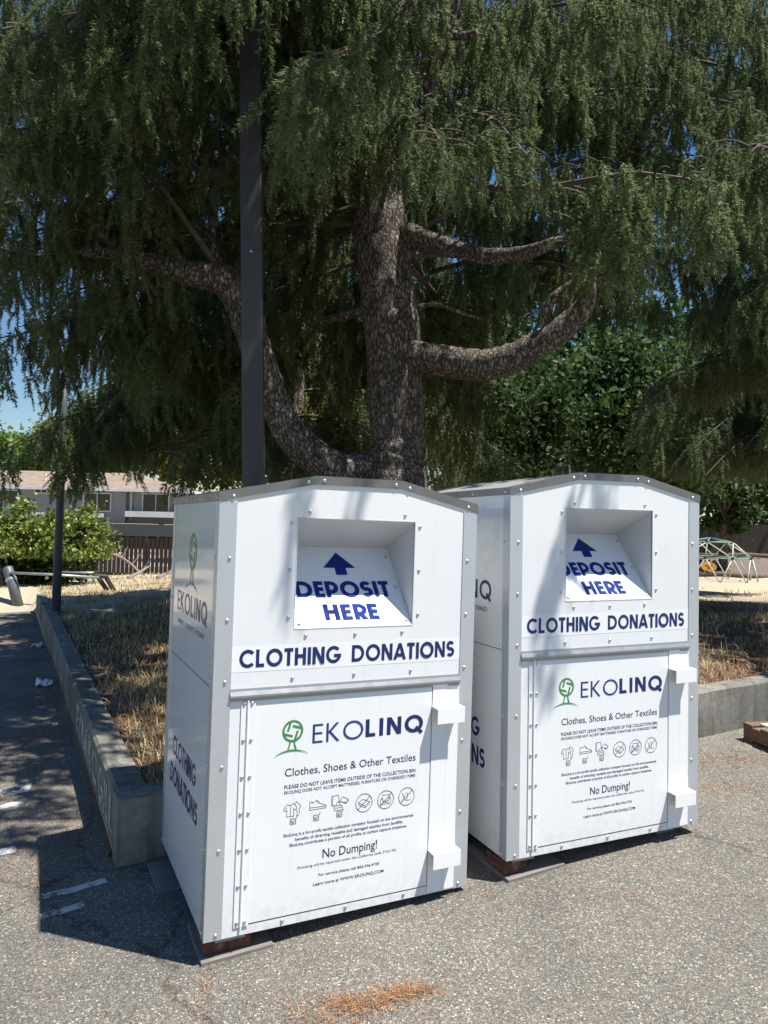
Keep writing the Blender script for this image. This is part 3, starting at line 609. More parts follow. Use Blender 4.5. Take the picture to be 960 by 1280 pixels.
# ------------------------------------------------------------------ poles, railing, bollard
def base_on(x, y, isl=True): return float(iz(x, y) if isl else gz(x, y))
def box_pole():
    c = px(314.5, 600, 5.35); c.x += .08; x, y = c.x, c.y; g = base_on(x, y); t = empty('lamp_post', (x, y, g), R_(6)); t.rotation_euler[1] = R_(-2.1); s = .0775
    mb = MB(); mb.box((-s, -s, 0), (s, s, 7.4)); mb.build('post', M['pole'], t, bevel=.008)
    mb = MB(); mb.box((-.16, -.16, 0), (.16, .16, .02)); mb.build('base_plate', M['pole'], t)
    mb = MB(); mb.box((-.05, -.05, 7.3), (.05, -.7, 7.38)); mb.build('arm', M['pole'], t); mb = MB(); mb.box((-.2, -1.25, 7.26), (.2, -.65, 7.4)); mb.build('lamp_head', M['pole'], t, bevel=.02)
    mb = MB(); mb.tube([(0, -s-.001, 3.35), (0, -s-.006, 3.35)], .008, 8); mb.build('bolt', M['rivet'], t)
    tag(t, 'dark bronze square steel lamp post rising into the cedar foliage behind the nearer bin', 'lamp post')
box_pole()
x, y = gi(70, 766); g = base_on(x, y); t = empty('light_pole', (x, y, g)); mb = MB()
tp = px(79, 520, y); mb.tube([(0, 0, -.05), (tp.x-x, 0, tp.z-g), ((tp.x-x)*1.3, 0, (tp.z-g)*1.3)], [.066, .057, .048], 14); mb.build('pole', M['greypole'], t, smooth=True)
mb = MB(); mb.tube([(0, 0, -.02), (0, 0, .03)], .1, 14); mb.build('base_collar', M['greypole'], t)
mb = MB(); mb.tube([((tp.x-x)*1.3, 0, (tp.z-g)*1.3-.1), ((tp.x-x)*1.3+.1, -.5, (tp.z-g)*1.3+.12), ((tp.x-x)*1.3+.12, -.9, (tp.z-g)*1.3+.14)], .03, 8); mb.tube([((tp.x-x)*1.3+.12, -.8, (tp.z-g)*1.3+.14), ((tp.x-x)*1.3+.12, -1.3, (tp.z-g)*1.3+.12)], [.06, .11], 10); mb.build('lamp_arm', M['greypole'], t)
tag(t, 'thin round grey metal pole in the dry grass by the wall, left of the bins', 'pole')
D = 14.6; b0 = px(24, 756, D); b1 = px(9, 708, D+.1); g = float(iz(b0.x, b0.y)); t = empty('bollard', (b0.x, b0.y, g)); mb = MB()
d = (b1-b0); mb.tube([Vector((0, 0, -.1)), d*.5, d*.96, d*.985, d], [.105, .10, .097, .085, .05], 16); mb.build('post', M['greypole'], t, smooth=True)
mb = MB(); mb.tube([d*.62, d*.63, d*.70, d*.71], [.102, .108, .108, .102], 16); mb.build('band', M['pipe'], t, smooth=True); tag(t, 'leaning dark grey bollard at the left edge beside the pipe rail', 'bollard')
t = empty('pipe_railing', (-6.4, D, float(iz(-6.4, D)))); o0 = Vector(t.location); q = lambda x, y, d: px(x, y, d)-o0
mb = MB(); mb.tube([q(13, 716, D), q(60, 718, D), q(124, 722, D+.3)], .025, 8); mb.build('rail', M['pipe'], t, smooth=True)
mb = MB(); mb.tube([q(75, 715, D+1.4), q(119, 716, D+1.3)], .02, 8); mb.build('rail', M['pipe'], t, smooth=True)
for a, b in (((118, 715), (134, 735)), ((131, 719), (143, 736))): mb = MB(); mb.tube([q(*a, D+.6), q(b[0], b[1]+3, D+.7)], .05, 6); mb.build('leg', M['dark'], t)
mb = MB(); mb.tube([q(117, 720, D+.3), q(134, 721, D+.5)], .04, 6); mb.build('hinge_bar', M['dark'], t)
tag(t, 'low galvanised pipe railing with short dark legs behind the grey pole', 'railing')
# flat utility slab and litter
x, y = gi(137, 769); g = float(iz(x, y)); mb = MB(); mb.box((-.3, -.22, -.05), (.3, .22, .05)); o = mb.build('utility_slab', M['concrete'], None, bevel=.01); o.location = (x, y, g+.02); o.rotation_euler = (0, 0, .5); tag(o, 'flat grey concrete slab lying in the dry grass', 'slab')
def crumple(px_, py_, s, lab, sd):
    x, y = gp(px_, py_); g = float(gz(x, y)); r = random.Random(sd); mb = MB(); n = 7; V = [[(i/(n-1)-.5)*s*2.2+r.uniform(-.3, .3)*s*.4 for i in range(n)] for _ in range(n)]
    vs = [((i/(n-1)-.5)*2.2*s+r.uniform(-.14, .14)*s, (j/(n-1)-.5)*1.6*s+r.uniform(-.14, .14)*s, abs(r.gauss(0, .5))*s*(1.1-abs(i/(n-1)-.5)-abs(j/(n-1)-.5)*.6)+.004) for j in range(n) for i in range(n)]
    mb.add(vs, [(j*n+i, j*n+i+1, (j+1)*n+i+1, (j+1)*n+i) for j in range(n-1) for i in range(n-1)]); o = mb.build('crumpled_paper', M['paper']); o.location = (x, y, g); o.rotation_euler = (0, 0, r.uniform(0, 6)); tag(o, lab, 'litter')
crumple(56, 856, .10, 'crumpled white paper on the shaded asphalt, nearer of two scraps beside the wall', 3); crumple(46, 809, .09, 'crumpled white paper on the shaded asphalt, farther of two scraps beside the wall', 8)
# pallet at the right edge
p0 = Vector((*gp(929, 924), 0)); p1 = Vector((*gp(962, 939), 0)); ux = (p1-p0).normalized(); rz = math.atan2(ux.y, ux.x); g = float(gz(p0.x, p0.y))
t = empty('wooden_pallet', (p0.x, p0.y, g), rz); L, Wd = 1.2, 1.0
for yy in (.0, Wd/2-.02, Wd-.04): mb = MB(); mb.box((0, yy, .018), (L, yy+.04, .108)); mb.build('stringer', M['pallet'], t, bevel=.003)
for k in range(3): mb = MB(); mb.box((k*.55, 0, 0), (k*.55+.1, Wd, .017)); mb.build('bottom_board', M['pallet'], t)
for k in range(7): mb = MB(); mb.box((k*.184, -.005, .109), (k*.184+.095, Wd+.005, .127)); mb.build('top_board', M['pallet'], t, bevel=.003)
tag(t, 'brown wooden pallet on the asphalt at the right edge by the wall', 'pallet')
mb = MB(); mb.box((.10, .06, 0), (1.15, .95, .014)); o = mb.build('plywood_sheet', M['whiteboard'], None, bevel=.002); o.location = (p0.x, p0.y, g+.129); o.rotation_euler = (0, 0, rz); tag(o, 'pale plywood sheet lying on the wooden pallet', 'board')
# ------------------------------------------------------------------ buildings, fences
def window(parent, x, y, z, wd, h, n=2, fr=.06, mat='glass'):
    mb = MB()
    for a, b in (((x-fr, z-fr), (x, z+h+fr)), ((x+wd, z-fr), (x+wd+fr, z+h+fr)), ((x, z-fr), (x+wd, z)), ((x, z+h), (x+wd, z+h+fr))): mb.box((a[0], y-.06, a[1]), (b[0], y+.05, b[1]))
    for k in range(1, n): mb.box((x+wd*k/n-.025, y-.05, z), (x+wd*k/n+.025, y+.04, z+h))
    f = mb.build('window', M['fascia'], parent); mb = MB(); mb.box((x, y-.02, z), (x+wd, y+.04, z+h)); mb.build('pane', M[mat], f); return f
def apartment():
    Y = 45; t = empty('apartment_building', (-30, Y, -3.0)); o0 = Vector(t.location)
    q = lambda x, y: px(x, y, Y)-o0
    xr = q(243, 613).x; xl = -32; ev = q(120, 611).z; b = q(150, 654).z; rd = q(60, 584).z
    mb = MB(); mb.box((xl, 0, b), (xr-.7, 11, ev)); mb.build('wall', M['stucco'], t)
    xj = q(159.5, 630).x; mb = MB(); mb.box((xl, -.35, b+.02), (xj-.0, -.004, ev-.02)); mb.build('wall_bay', M['stucco'], t)
    mb = MB(); mb.tube([(xj+.25, -.1, ev-.05), (xj+.25, -.1, b+.3)], .07, 8); mb.build('downpipe', M['fascia'], t)
    # hipped roof
    e = .75; x1 = xr; yr = 5.5; rise = (rd-ev)*1.10; mb = MB(); A_ = (xl-2, -e, ev); B_ = (x1, -e, ev); C_ = (x1, 11+e, ev); D_ = (xl-2, 11+e, ev); R0 = (xl-2, yr, ev+rise); R1 = (x1-6.2, yr, ev+rise)
    mb.face([A_, B_, R1, R0]); mb.face([B_, C_, R1]); mb.face([C_, D_, R0, R1]); mb.face([D_, A_, R0]); roof = mb.build('roof', M['shingle'], t)
    for px_, h in ((42, .5), (115, .4)): mb = MB(); vx = q(px_, 600).x; mb.tube([(vx, 1.6, ev+.5), (vx, 1.6, ev+.5+h)], .07, 8); mb.build('vent_pipe', M['fascia'], roof)
    mb = MB(); mb.box((xl-2, -e-.06, ev-.16), (x1+.02, -e+.02, ev+.01)); mb.box((x1-.02, -e-.06, ev-.16), (x1+.06, 11+e, ev+.01)); mb.build('gutter', M['fascia'], t); mb = MB(); mb.box((xl-2, -e+.03, ev-.14), (x1-.03, 11+e, ev-.06)); mb.build('soffit', M['fascia'], t)
    for a, bb, y0, y1, n in ((-8, 26, 614, 634, 2), (108, 141, 618, 638, 2), (179, 211, 618.5, 639, 2)):
        P0 = q(a, y1); P1 = q(bb, y0); window(t, P0.x, -.36 if a < 150 else -.02, P0.z, P1.x-P0.x, P1.z-P0.z, n, .07)
    P0 = q(48, 616); P1 = q(70, 612.5); window(t, P0.x, -.36, P0.z, P1.x-P0.x, P1.z-P0.z, 3, .07)
    # ledges, carport beam and the dark bays below
    for a, bb in ((18, 60), (97, 134), (161, 224)): P0 = q(a, 646); P1 = q(bb, 640.5 if a != 97 else 642); mb = MB(); mb.box((P0.x, -.7, P0.z), (P1.x, .02 if a == 161 else -.37, P1.z)); mb.build('ledge', M['fascia'], t)
    mb = MB(); mb.box((xl, -1.4, b-.75), (xr-.7, -.05, b-.02)); mb.build('carport_beam', M['beam'], t)
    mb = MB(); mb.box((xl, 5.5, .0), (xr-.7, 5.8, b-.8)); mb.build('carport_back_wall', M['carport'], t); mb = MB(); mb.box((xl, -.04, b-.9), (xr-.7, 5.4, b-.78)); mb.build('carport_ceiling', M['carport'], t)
    for k in range(6): mb = MB(); xx = xr-1-k*5.2; mb.box((xx, -1.2, 0), (xx+.2, -1.0, b-.76)); mb.build('carport_post', M['beam'], t)
    tag(t, 'grey two-storey apartment block with tan shingle roof above a dark carport, far left', 'building')
apartment()
def car(x, y, z, rz, lab):
    t = empty('parked_car', (x, y, z), rz); pf = [(-2.2, .35), (-2.25, .75), (-1.9, .95), (-1.2, 1.0), (-.55, 1.45), (.9, 1.48), (1.6, 1.02), (2.15, .92), (2.25, .6), (2.2, .32)]
    mb = MB(); mb.prism([(a, -.85, b) for a, b in pf], (0, 1.7, 0)); mb.build('body', M['carwhite'], t, bevel=.06)
    mb = MB()
    for yy in (-.86, .854): mb.prism([(-.95, yy, 1.03), (-.48, yy, 1.38), (.85, yy, 1.40), (1.35, yy, 1.04)], (0, .006, 0))
    mb.build('window', M['glass'], t)
    for wx in (-1.4, 1.4):
        for yy in (-.88, .70): mb = MB(); mb.tube([(wx, yy, .32), (wx, yy+.18, .32)], .32, 18); wl = mb.build('wheel', M['tyre'], t); mb = MB(); mb.tube([(wx, yy-.005, .32), (wx, yy+.185, .32)], .2, 14); mb.build('rim', M['pipe'], wl)
    for yy in (-.7, .5): mb = MB(); mb.box((2.2, yy, .62), (2.27, yy+.2, .78)); mb.build('headlight', M['fascia'], t, bevel=.02)
    tag(t, lab, 'car', 'cars parked in the carport')
q_ = px(188, 700, 42); car(q_.x, 42.3, -1.35, R_(4), 'white car in the carport seen through the dark slat fence, right of the two'); q_ = px(98, 710, 42); car(q_.x, 42.3, -1.5, R_(184), 'white car in the carport behind the bush, left of the two')
def slat_fence(x0, x1, Y, top, gap, wslat, name, lab, sag=0):
    zb = -.25; t = empty(name, ((x0+x1)/2, Y, zb)); xo = (x0+x1)/2; mb = MB(); r = random.Random(3); x = x0
    while x < x1:
        h = top+r.uniform(-.03, .03)-zb; mb.box((x-xo, -.012, .0), (x-xo+wslat, .012, h)); x += wslat+gap
    mb.build('slats', M['fence'], t)
    for zz in (.35, 1.25): mb = MB(); mb.box((x0-xo, .014, zz), (x1-xo, .06, zz+.09)); mb.build('rail', M['fence'], t)
    x = x0
    while x < x1: mb = MB(); mb.box((x-xo, .062, 0), (x-xo+.1, .16, top-zb+.04)); mb.build('post', M['fence'], t); x += 2.4
    tag(t, lab, 'fence')
z1 = px(150, 671, 22).z; slat_fence(px(-20, 700, 22).x, px(262, 700, 22).x, 22, z1, .03, .10, 'slat_fence', 'dark brown wooden slat fence with gaps in front of the carport')
z1 = px(915, 655, 33).z; slat_fence(px(850, 700, 33).x, px(1180, 700, 33).x, 33, z1, .006, .16, 'board_fence', 'dark brown solid board fence behind the climbing dome')
def house():
    Y = 42; t = empty('brown_house', (10, Y, -.2)); o0 = Vector(t.location); q = lambda x, y, d=Y: px(x, y, d)-o0
    xl = q(610, 590).x; xr = q(850, 590).x; ev = q(700, 575).z; mb = MB(); mb.box((xl, 0, 0), (xr, 9, ev)); mb.build('wall', M['stuccobrown'], t)
    mb = MB(); e = .7; rise = 1.5; A_ = (xl-e, -e, ev); B_ = (xr+e, -e, ev); C_ = (xr+e, 9+e, ev); D_ = (xl-e, 9+e, ev); R0 = (xl+3.5, 4.5, ev+rise); R1 = (xr-3.5, 4.5, ev+rise)
    mb.face([A_, B_, R1, R0]); mb.face([B_, C_, R1]); mb.face([C_, D_, R0, R1]); mb.face([D_, A_, R0]); mb.build('roof', M['shingledark'], t)
    mb = MB(); mb.box((xl-e, -e-.06, ev-.18), (xr+e, -e, ev+.02)); mb.build('gutter', M['fascia'], t)
    P0 = q(692, 594); P1 = q(711, 583); window(t, P0.x, -.02, P0.z-.3, P1.x-P0.x, P1.z-P0.z+.3, 1, .1); P0 = q(730, 590); P1 = q(744, 583); window(t, P0.x, -.02, P0.z-.2, P1.x-P0.x, P1.z-P0.z+.2, 1, .08)
    tag(t, 'brown single-storey house with a brown roof glimpsed between the trees above the farther bin', 'house')
house()
# left gable between the trunk and the farther bin
def shed():
    Y = 36; t = empty('gabled_shed', px(600, 600, Y).to_tuple()[:2]+(-.2,)); o0 = Vector(t.location); q = lambda x, y, d=Y: px(x, y, d)-o0
    A_ = q(543, 597); Bp = q(576, 577); C_ = q(640, 596); mb = MB(); mb.prism([(A_.x+.3, 0, 0), (C_.x-.3, 0, 0), (C_.x-.3, 0, C_.z-.1), (Bp.x, 0, Bp.z-.1), (A_.x+.3, 0, A_.z-.1)], (0, 6, 0)); mb.build('wall', M['stuccobrown'], t)
    mb = MB(); mb.prism([(A_.x, -.4, A_.z-.12), (A_.x, -.4, A_.z), (Bp.x, -.4, Bp.z), (C_.x, -.4, C_.z), (C_.x, -.4, C_.z-.12), (Bp.x, -.4, Bp.z-.12)], (0, 6.8, 0)); mb.build('roof', M['shingledark'], t)
    tag(t, 'small brown gabled shed roof beyond the cedar trunk, left of the brown house', 'shed')
shed()
# ------------------------------------------------------------------ climbing dome with its sign, log edging, mulch bed
def dome():
    Y = 27; c = px(887, 722, Y); g = float(iz(c.x, c.y)); t = empty('climbing_dome', (c.x, c.y, g)); rr, h = 1.62, 1.6; rings = []
    rings.append([Vector((rr*math.cos(6.2832*k/10+.1), rr*math.sin(6.2832*k/10+.1), 0)) for k in range(10)])
    rings.append([Vector((rr*.90*math.cos(6.2832*(k+.5)/10+.1), rr*.90*math.sin(6.2832*(k+.5)/10+.1), h*.55)) for k in range(10)])
    rings.append([Vector((rr*.52*math.cos(6.2832*k/5+.1+.31), rr*.52*math.sin(6.2832*k/5+.1+.31), h*.90)) for k in range(5)]); rings.append([Vector((0, 0, h))])
    ed = []
    for k in range(10): ed += [(0, k, 1, k), (0, (k+1) % 10, 1, k), (1, k, 1, (k+1) % 10)]
    for k in range(5): ed += [(2, k, 2, (k+1) % 5), (2, k, 3, 0), (2, k, 1, 2*k), (2, k, 1, (2*k+1) % 10), (2, k, 1, (2*k-1) % 10)]
    for i, (a, b, c_, d_) in enumerate(ed):
        mb = MB(); mb.tube([rings[a][b], rings[c_][d_]], .021, 6); mb.build('tube', M['teal'] if (i % 3) == 2 or a == 3 or c_ == 3 or i % 5 == 0 else M['cream'], t, smooth=True)
    for r in rings:
        for v in r: mb = MB(); mb.tube([v-Vector((0, 0, .04)), v+Vector((0, 0, .04))], .05, 6); mb.build('joint', M['dark'], t)
    tag(t, 'geodesic climbing dome of teal and cream metal tubes on the pale ground at right', 'climbing dome')
    mb = MB(); n = 20; mb.prism([(.30*math.cos(6.2832*k/n), 0, .19*math.sin(6.2832*k/n)) for k in range(n)], (0, .012, 0)); s_ = mb.build('warning_sign', M['orange'], None); P = px(886, 708, Y+.4); s_.location = (P.x, P.y, P.z); s_.rotation_euler = (0, R_(8), 0)
    mb = MB(); mb.box((-.15, -.004, .0), (.13, -.001, .035)); mb.box((-.06, -.004, -.075), (.09, -.001, -.045)); mb.build('dark_bars', M['dark'], s_); tag(s_, 'small oval orange sign hung inside the climbing dome', 'sign')
dome()
def bed(x0, x1, y0, y1, nm, mat, dz):
    xs = np.linspace(x0, x1, 40); ys = np.linspace(y0, y1, 24); return tag(grid(nm, xs, ys, lambda X, Y: iz(X, Y)+dz, mat), kind='structure')
bed(7, 24, 28.6, 31.4, 'mulch_ground', M['mulch'], .07); tag(grid('driveway', np.linspace(-60, 3, 30), np.linspace(22.6, 62, 30), lambda X, Y: iz(X, Y)+.03, M['asphalt']), kind='structure')
for Y, nm, py in ((28.4, 'nearer', 0), (31.8, 'farther', 1)):
    x0, x1 = (8, 22) if not py else (13.4, 24); g = float(iz(14, Y)); mb = MB(); r = random.Random(Y); mb.tube([(x0+(x1-x0)*k/8, Y+r.uniform(-.06, .06), float(iz(x0+(x1-x0)*k/8, Y))+.07) for k in range(9)], [.11+r.uniform(-.015, .015) for k in range(9)], 10)
    tag(mb.build('log_edging', M['log'], None, smooth=True), f'long dark log edging the mulch bed, {nm} of the two', 'log', 'logs edging the mulch bed')
# fallen dead branches by the slat fence
for i, pts in enumerate(([(140, 692), (152, 697), (165, 706), (176, 716), (184, 722)], [(160, 722), (174, 716), (186, 708)], [(196, 722), (206, 718), (216, 714)])):
    mb = MB(); P = [px(x, y, 20+.3*k) for k, (x, y) in enumerate(pts)]; mb.tube(P, [.05-.035*k/len(P) for k in range(len(P))], 6)
    for k in range(1, len(P)-1): mb.tube([P[k], P[k]+Vector((rnd.uniform(-.3, .4), .1, rnd.uniform(.1, .4)))], [.02, .006], 5)
    tag(mb.build('fallen_branch', M['deadwood']), ('grey dead branch arching against the dark slat fence', 'short grey dead branch lying at the fence foot, middle of three', 'grey dead branch on the dry grass nearest the bin')[i], 'branch', 'dead branches by the slat fence')
# ------------------------------------------------------------------ vegetation
def nrm(v): return v/np.maximum(1e-9, np.linalg.norm(v, axis=-1, keepdims=True))
def twig_template(rg, n=17, per=7, side=3):
    """a hanging cedar spray, unit length along -z: needles and stems as triangles; (verts, wood flag per triangle)"""
    T = []; W = []
    def shoot(p0, d, L, nodes, per, droop):
        p = np.array(p0, float); d = np.array(d, float); st = L/nodes; prev = p.copy()
        for i in range(nodes):
            d = nrm(d+np.array([0, 0, -droop])*st*4); p = p+d*st; k = 1-.45*i/nodes
            s_ = nrm(np.cross(d, rg.normal(size=3)))*.006; T.append([prev-s_, prev+s_, p]); W.append(1); prev = p.copy()
            for _ in range(per):
                o = nrm(np.cross(d, rg.normal(size=3))); nd = nrm(d*rg.uniform(.45, 1.0)+o); ln = rg.uniform(.085, .14)*k; wv = nrm(np.cross(nd, rg.normal(size=3)))*.0115
                q = p-d*st*rg.uniform(0, 1); T.append([q-wv, q+wv, q+nd*ln]); W.append(0)
        return p
    shoot((0, 0, 0), (rg.uniform(-.3, .3), rg.uniform(-.3, .3), -1), 1, n, per, .25)
    for k in range(side):
        s = rg.uniform(.02, .7); a = rg.uniform(0, 6.28); shoot((0, 0, -s), (math.cos(a), math.sin(a), -rg.uniform(.6, 1.4)), rg.uniform(.22, .45), 6, 6, 1.4)
    return np.array(T), np.array(W)
TW = [twig_template(np.random.default_rng(40+k)) for k in range(5)]
def place_twigs(P, S, tilt, rg):
    V = []; Wd = []
    k = rg.integers(0, len(TW), len(P)); az = rg.uniform(0, 6.283, len(P)); tx = rg.normal(0, 1, len(P))*tilt; ty = rg.normal(0, 1, len(P))*tilt
    for i, (T, W) in enumerate(TW):
        m = np.where(k == i)[0]
        if not len(m): continue
        c, s = np.cos(az[m]), np.sin(az[m]); z = np.zeros(len(m)); o = z+1
        Rz = np.stack([np.stack([c, -s, z], -1), np.stack([s, c, z], -1), np.stack([z, z, o], -1)], 1)
        cx, sx, cy, sy = np.cos(tx[m]), np.sin(tx[m]), np.cos(ty[m]), np.sin(ty[m])
        Rx = np.stack([np.stack([o, z, z], -1), np.stack([z, cx, -sx], -1), np.stack([z, sx, cx], -1)], 1); Ry = np.stack([np.stack([cy, z, sy], -1), np.stack([z, o, z], -1), np.stack([-sy, z, cy], -1)], 1)
        Rm = Rx @ Ry @ Rz; A = np.einsum('nij,tvj->ntvi', Rm, T)*S[m][:, None, None, None]+P[m][:, None, None, :]
        V.append(A.reshape(-1, 3)); Wd.append(np.tile(W, len(m)))
    V = np.concatenate(V); return V, np.concatenate(Wd)
def tri_tubes(lines, seg=5):
    """lines: (points, radii) -> triangle soup"""
    out = []
    for P, r in lines:
        P = np.asarray(P, float); t = nrm(np.gradient(P, axis=0)); up = nrm(np.cross(t, [.31, .17, .93])); q = np.cross(t, up); a = np.arange(seg)*6.2832/seg
        ring = P[:, None]+(up[:, None]*np.cos(a)[None, :, None]+q[:, None]*np.sin(a)[None, :, None])*np.asarray(r)[:, None, None]; nx = np.roll(ring, -1, 1)
        out.append(np.concatenate([np.stack([ring[:-1], nx[:-1], nx[1:]], 2).reshape(-1, 3), np.stack([ring[:-1], nx[1:], ring[1:]], 2).reshape(-1, 3)]))
    return np.concatenate(out) if out else np.zeros((0, 3))
def clothe(pts, L2, rg, tw, ln, r0=.03, start=.2, dens=1., s0=.40):
    """hang foliage on one branch: secondaries to both sides and sprays below them"""
    P = np.array([tuple(p) for p in pts], float); n = 14; seg = np.linalg.norm(np.diff(P, axis=0), axis=1); cum = np.concatenate([[0], np.cumsum(seg)]); L = cum[-1]
    at = lambda s: np.array([np.interp(s, cum, P[:, k]) for k in range(3)])
    Q = np.array([at(L*k/n) for k in range(n+1)]); ln.append((Q, np.linspace(r0, .006, n+1)))
    s = start*L; sd = 1
    while s < L:
        t = s/L; p = at(s); d = nrm(at(min(L, s+.1))-at(max(0, s-.1))); dh = nrm(np.array([d[0], d[1], 0])); a = R_(rg.uniform(38, 75))*sd; sd = -sd
        d2 = np.array([dh[0]*math.cos(a)-dh[1]*math.sin(a), dh[0]*math.sin(a)+dh[1]*math.cos(a), rg.uniform(-.1, .22)]); l2 = L2*(1-.7*t)*rg.uniform(.6, 1.15); m = 6
        u = np.linspace(0, 1, m+1)[:, None]; q = p+d2*u*l2+np.array([0, 0, -.42])*u**2*l2; ln.append((q, np.linspace(.010, .003, m+1)))
        k = max(2, int(l2/.105*dens)); uu = rg.uniform(.08, 1.02, k)
        for x in uu: tw.append((*(p+d2*x*l2+np.array([0, 0, -.42])*x**2*l2+rg.normal(0, .025, 3)), s0*rg.uniform(.55, 1.3)))
        for _ in range(int(rg.integers(1, 3))): tw.append((*(p+rg.normal(0, .03, 3)), s0*rg.uniform(.6, 1.3)))
        s += .15/dens
    for _ in range(4): tw.append((*(P[-1]+rg.normal(0, .05, 3)), s0*rg.uniform(.5, 1)))
def curve_branch(p0, az, L, rise, droop, rg, bend=.25):
    b = rg.normal(0, bend); out = []
    for k in range(9):
        t = k/8; a = az+b*t; out.append((p0[0]+math.cos(a)*L*t, p0[1]+math.sin(a)*L*t, p0[2]+rise*L*t-droop*L*t*t))
    return out
def crown(name, tw, ln, keep, rg, parent, tilt=.21, chain=.4):
    tw = np.array(tw); c = tw[rg.random(len(tw)) < chain]; c = c+np.column_stack([rg.normal(0, .07, (len(c), 2)), -c[:, 3]*rg.uniform(.45, .9, len(c)), 0*c[:, 3]]); c[:, 3] *= rg.uniform(.6, 1, len(c)); tw = np.concatenate([tw, c]); tw = tw[keep(tw)]; print(name, len(tw)); V, Wd = place_twigs(tw[:, :3], tw[:, 3], tilt, rg); ln = [l for l in ln if (len(l[0]) > 8 and keep(np.column_stack([l[0][3:], np.full(len(l[0])-3, .2)])).mean() > .6) or len(l[0]) <= 8 and keep(np.array([[*l[0][3], .25], [*l[0][6], .25]])).all()]; B_ = tri_tubes(ln, 5)
    V = np.concatenate([V, B_]); mi = np.concatenate([Wd, np.ones(len(B_)//3, int)]); o0 = np.array(parent.location)
    return np_mesh(name, V-o0, np.arange(len(V)).reshape(-1, 3), [M['needle'], M['twig']], mi, parent)
def limb(parent, pts, rad, name='limb', seg=18, rs=3):
    """a tapering, slightly knobbly limb through the given points"""
    P = [Vector(p) for p in pts]; n = len(P); Q = []; Rr = []; r = random.Random(rs)
    for i in range(n-1):
        a, b, c, d = P[max(0, i-1)], P[i], P[i+1], P[min(n-1, i+2)]
        for k in range(6):
            t = k/6; Q.append(.5*((2*b)+(c-a)*t+(2*a-5*b+4*c-d)*t*t+(3*b-a-3*c+d)*t**3)); Rr.append((rad[i]*(1-t)+rad[i+1]*t)*(1+r.uniform(-.05, .05)))
    Q.append(P[-1]); Rr.append(rad[-1]); mb = MB(); mb.tube(Q, Rr, seg, wob=.035, rnd=r); return mb.build(name, M['bark'], parent, tuple(parent.location), smooth=True)
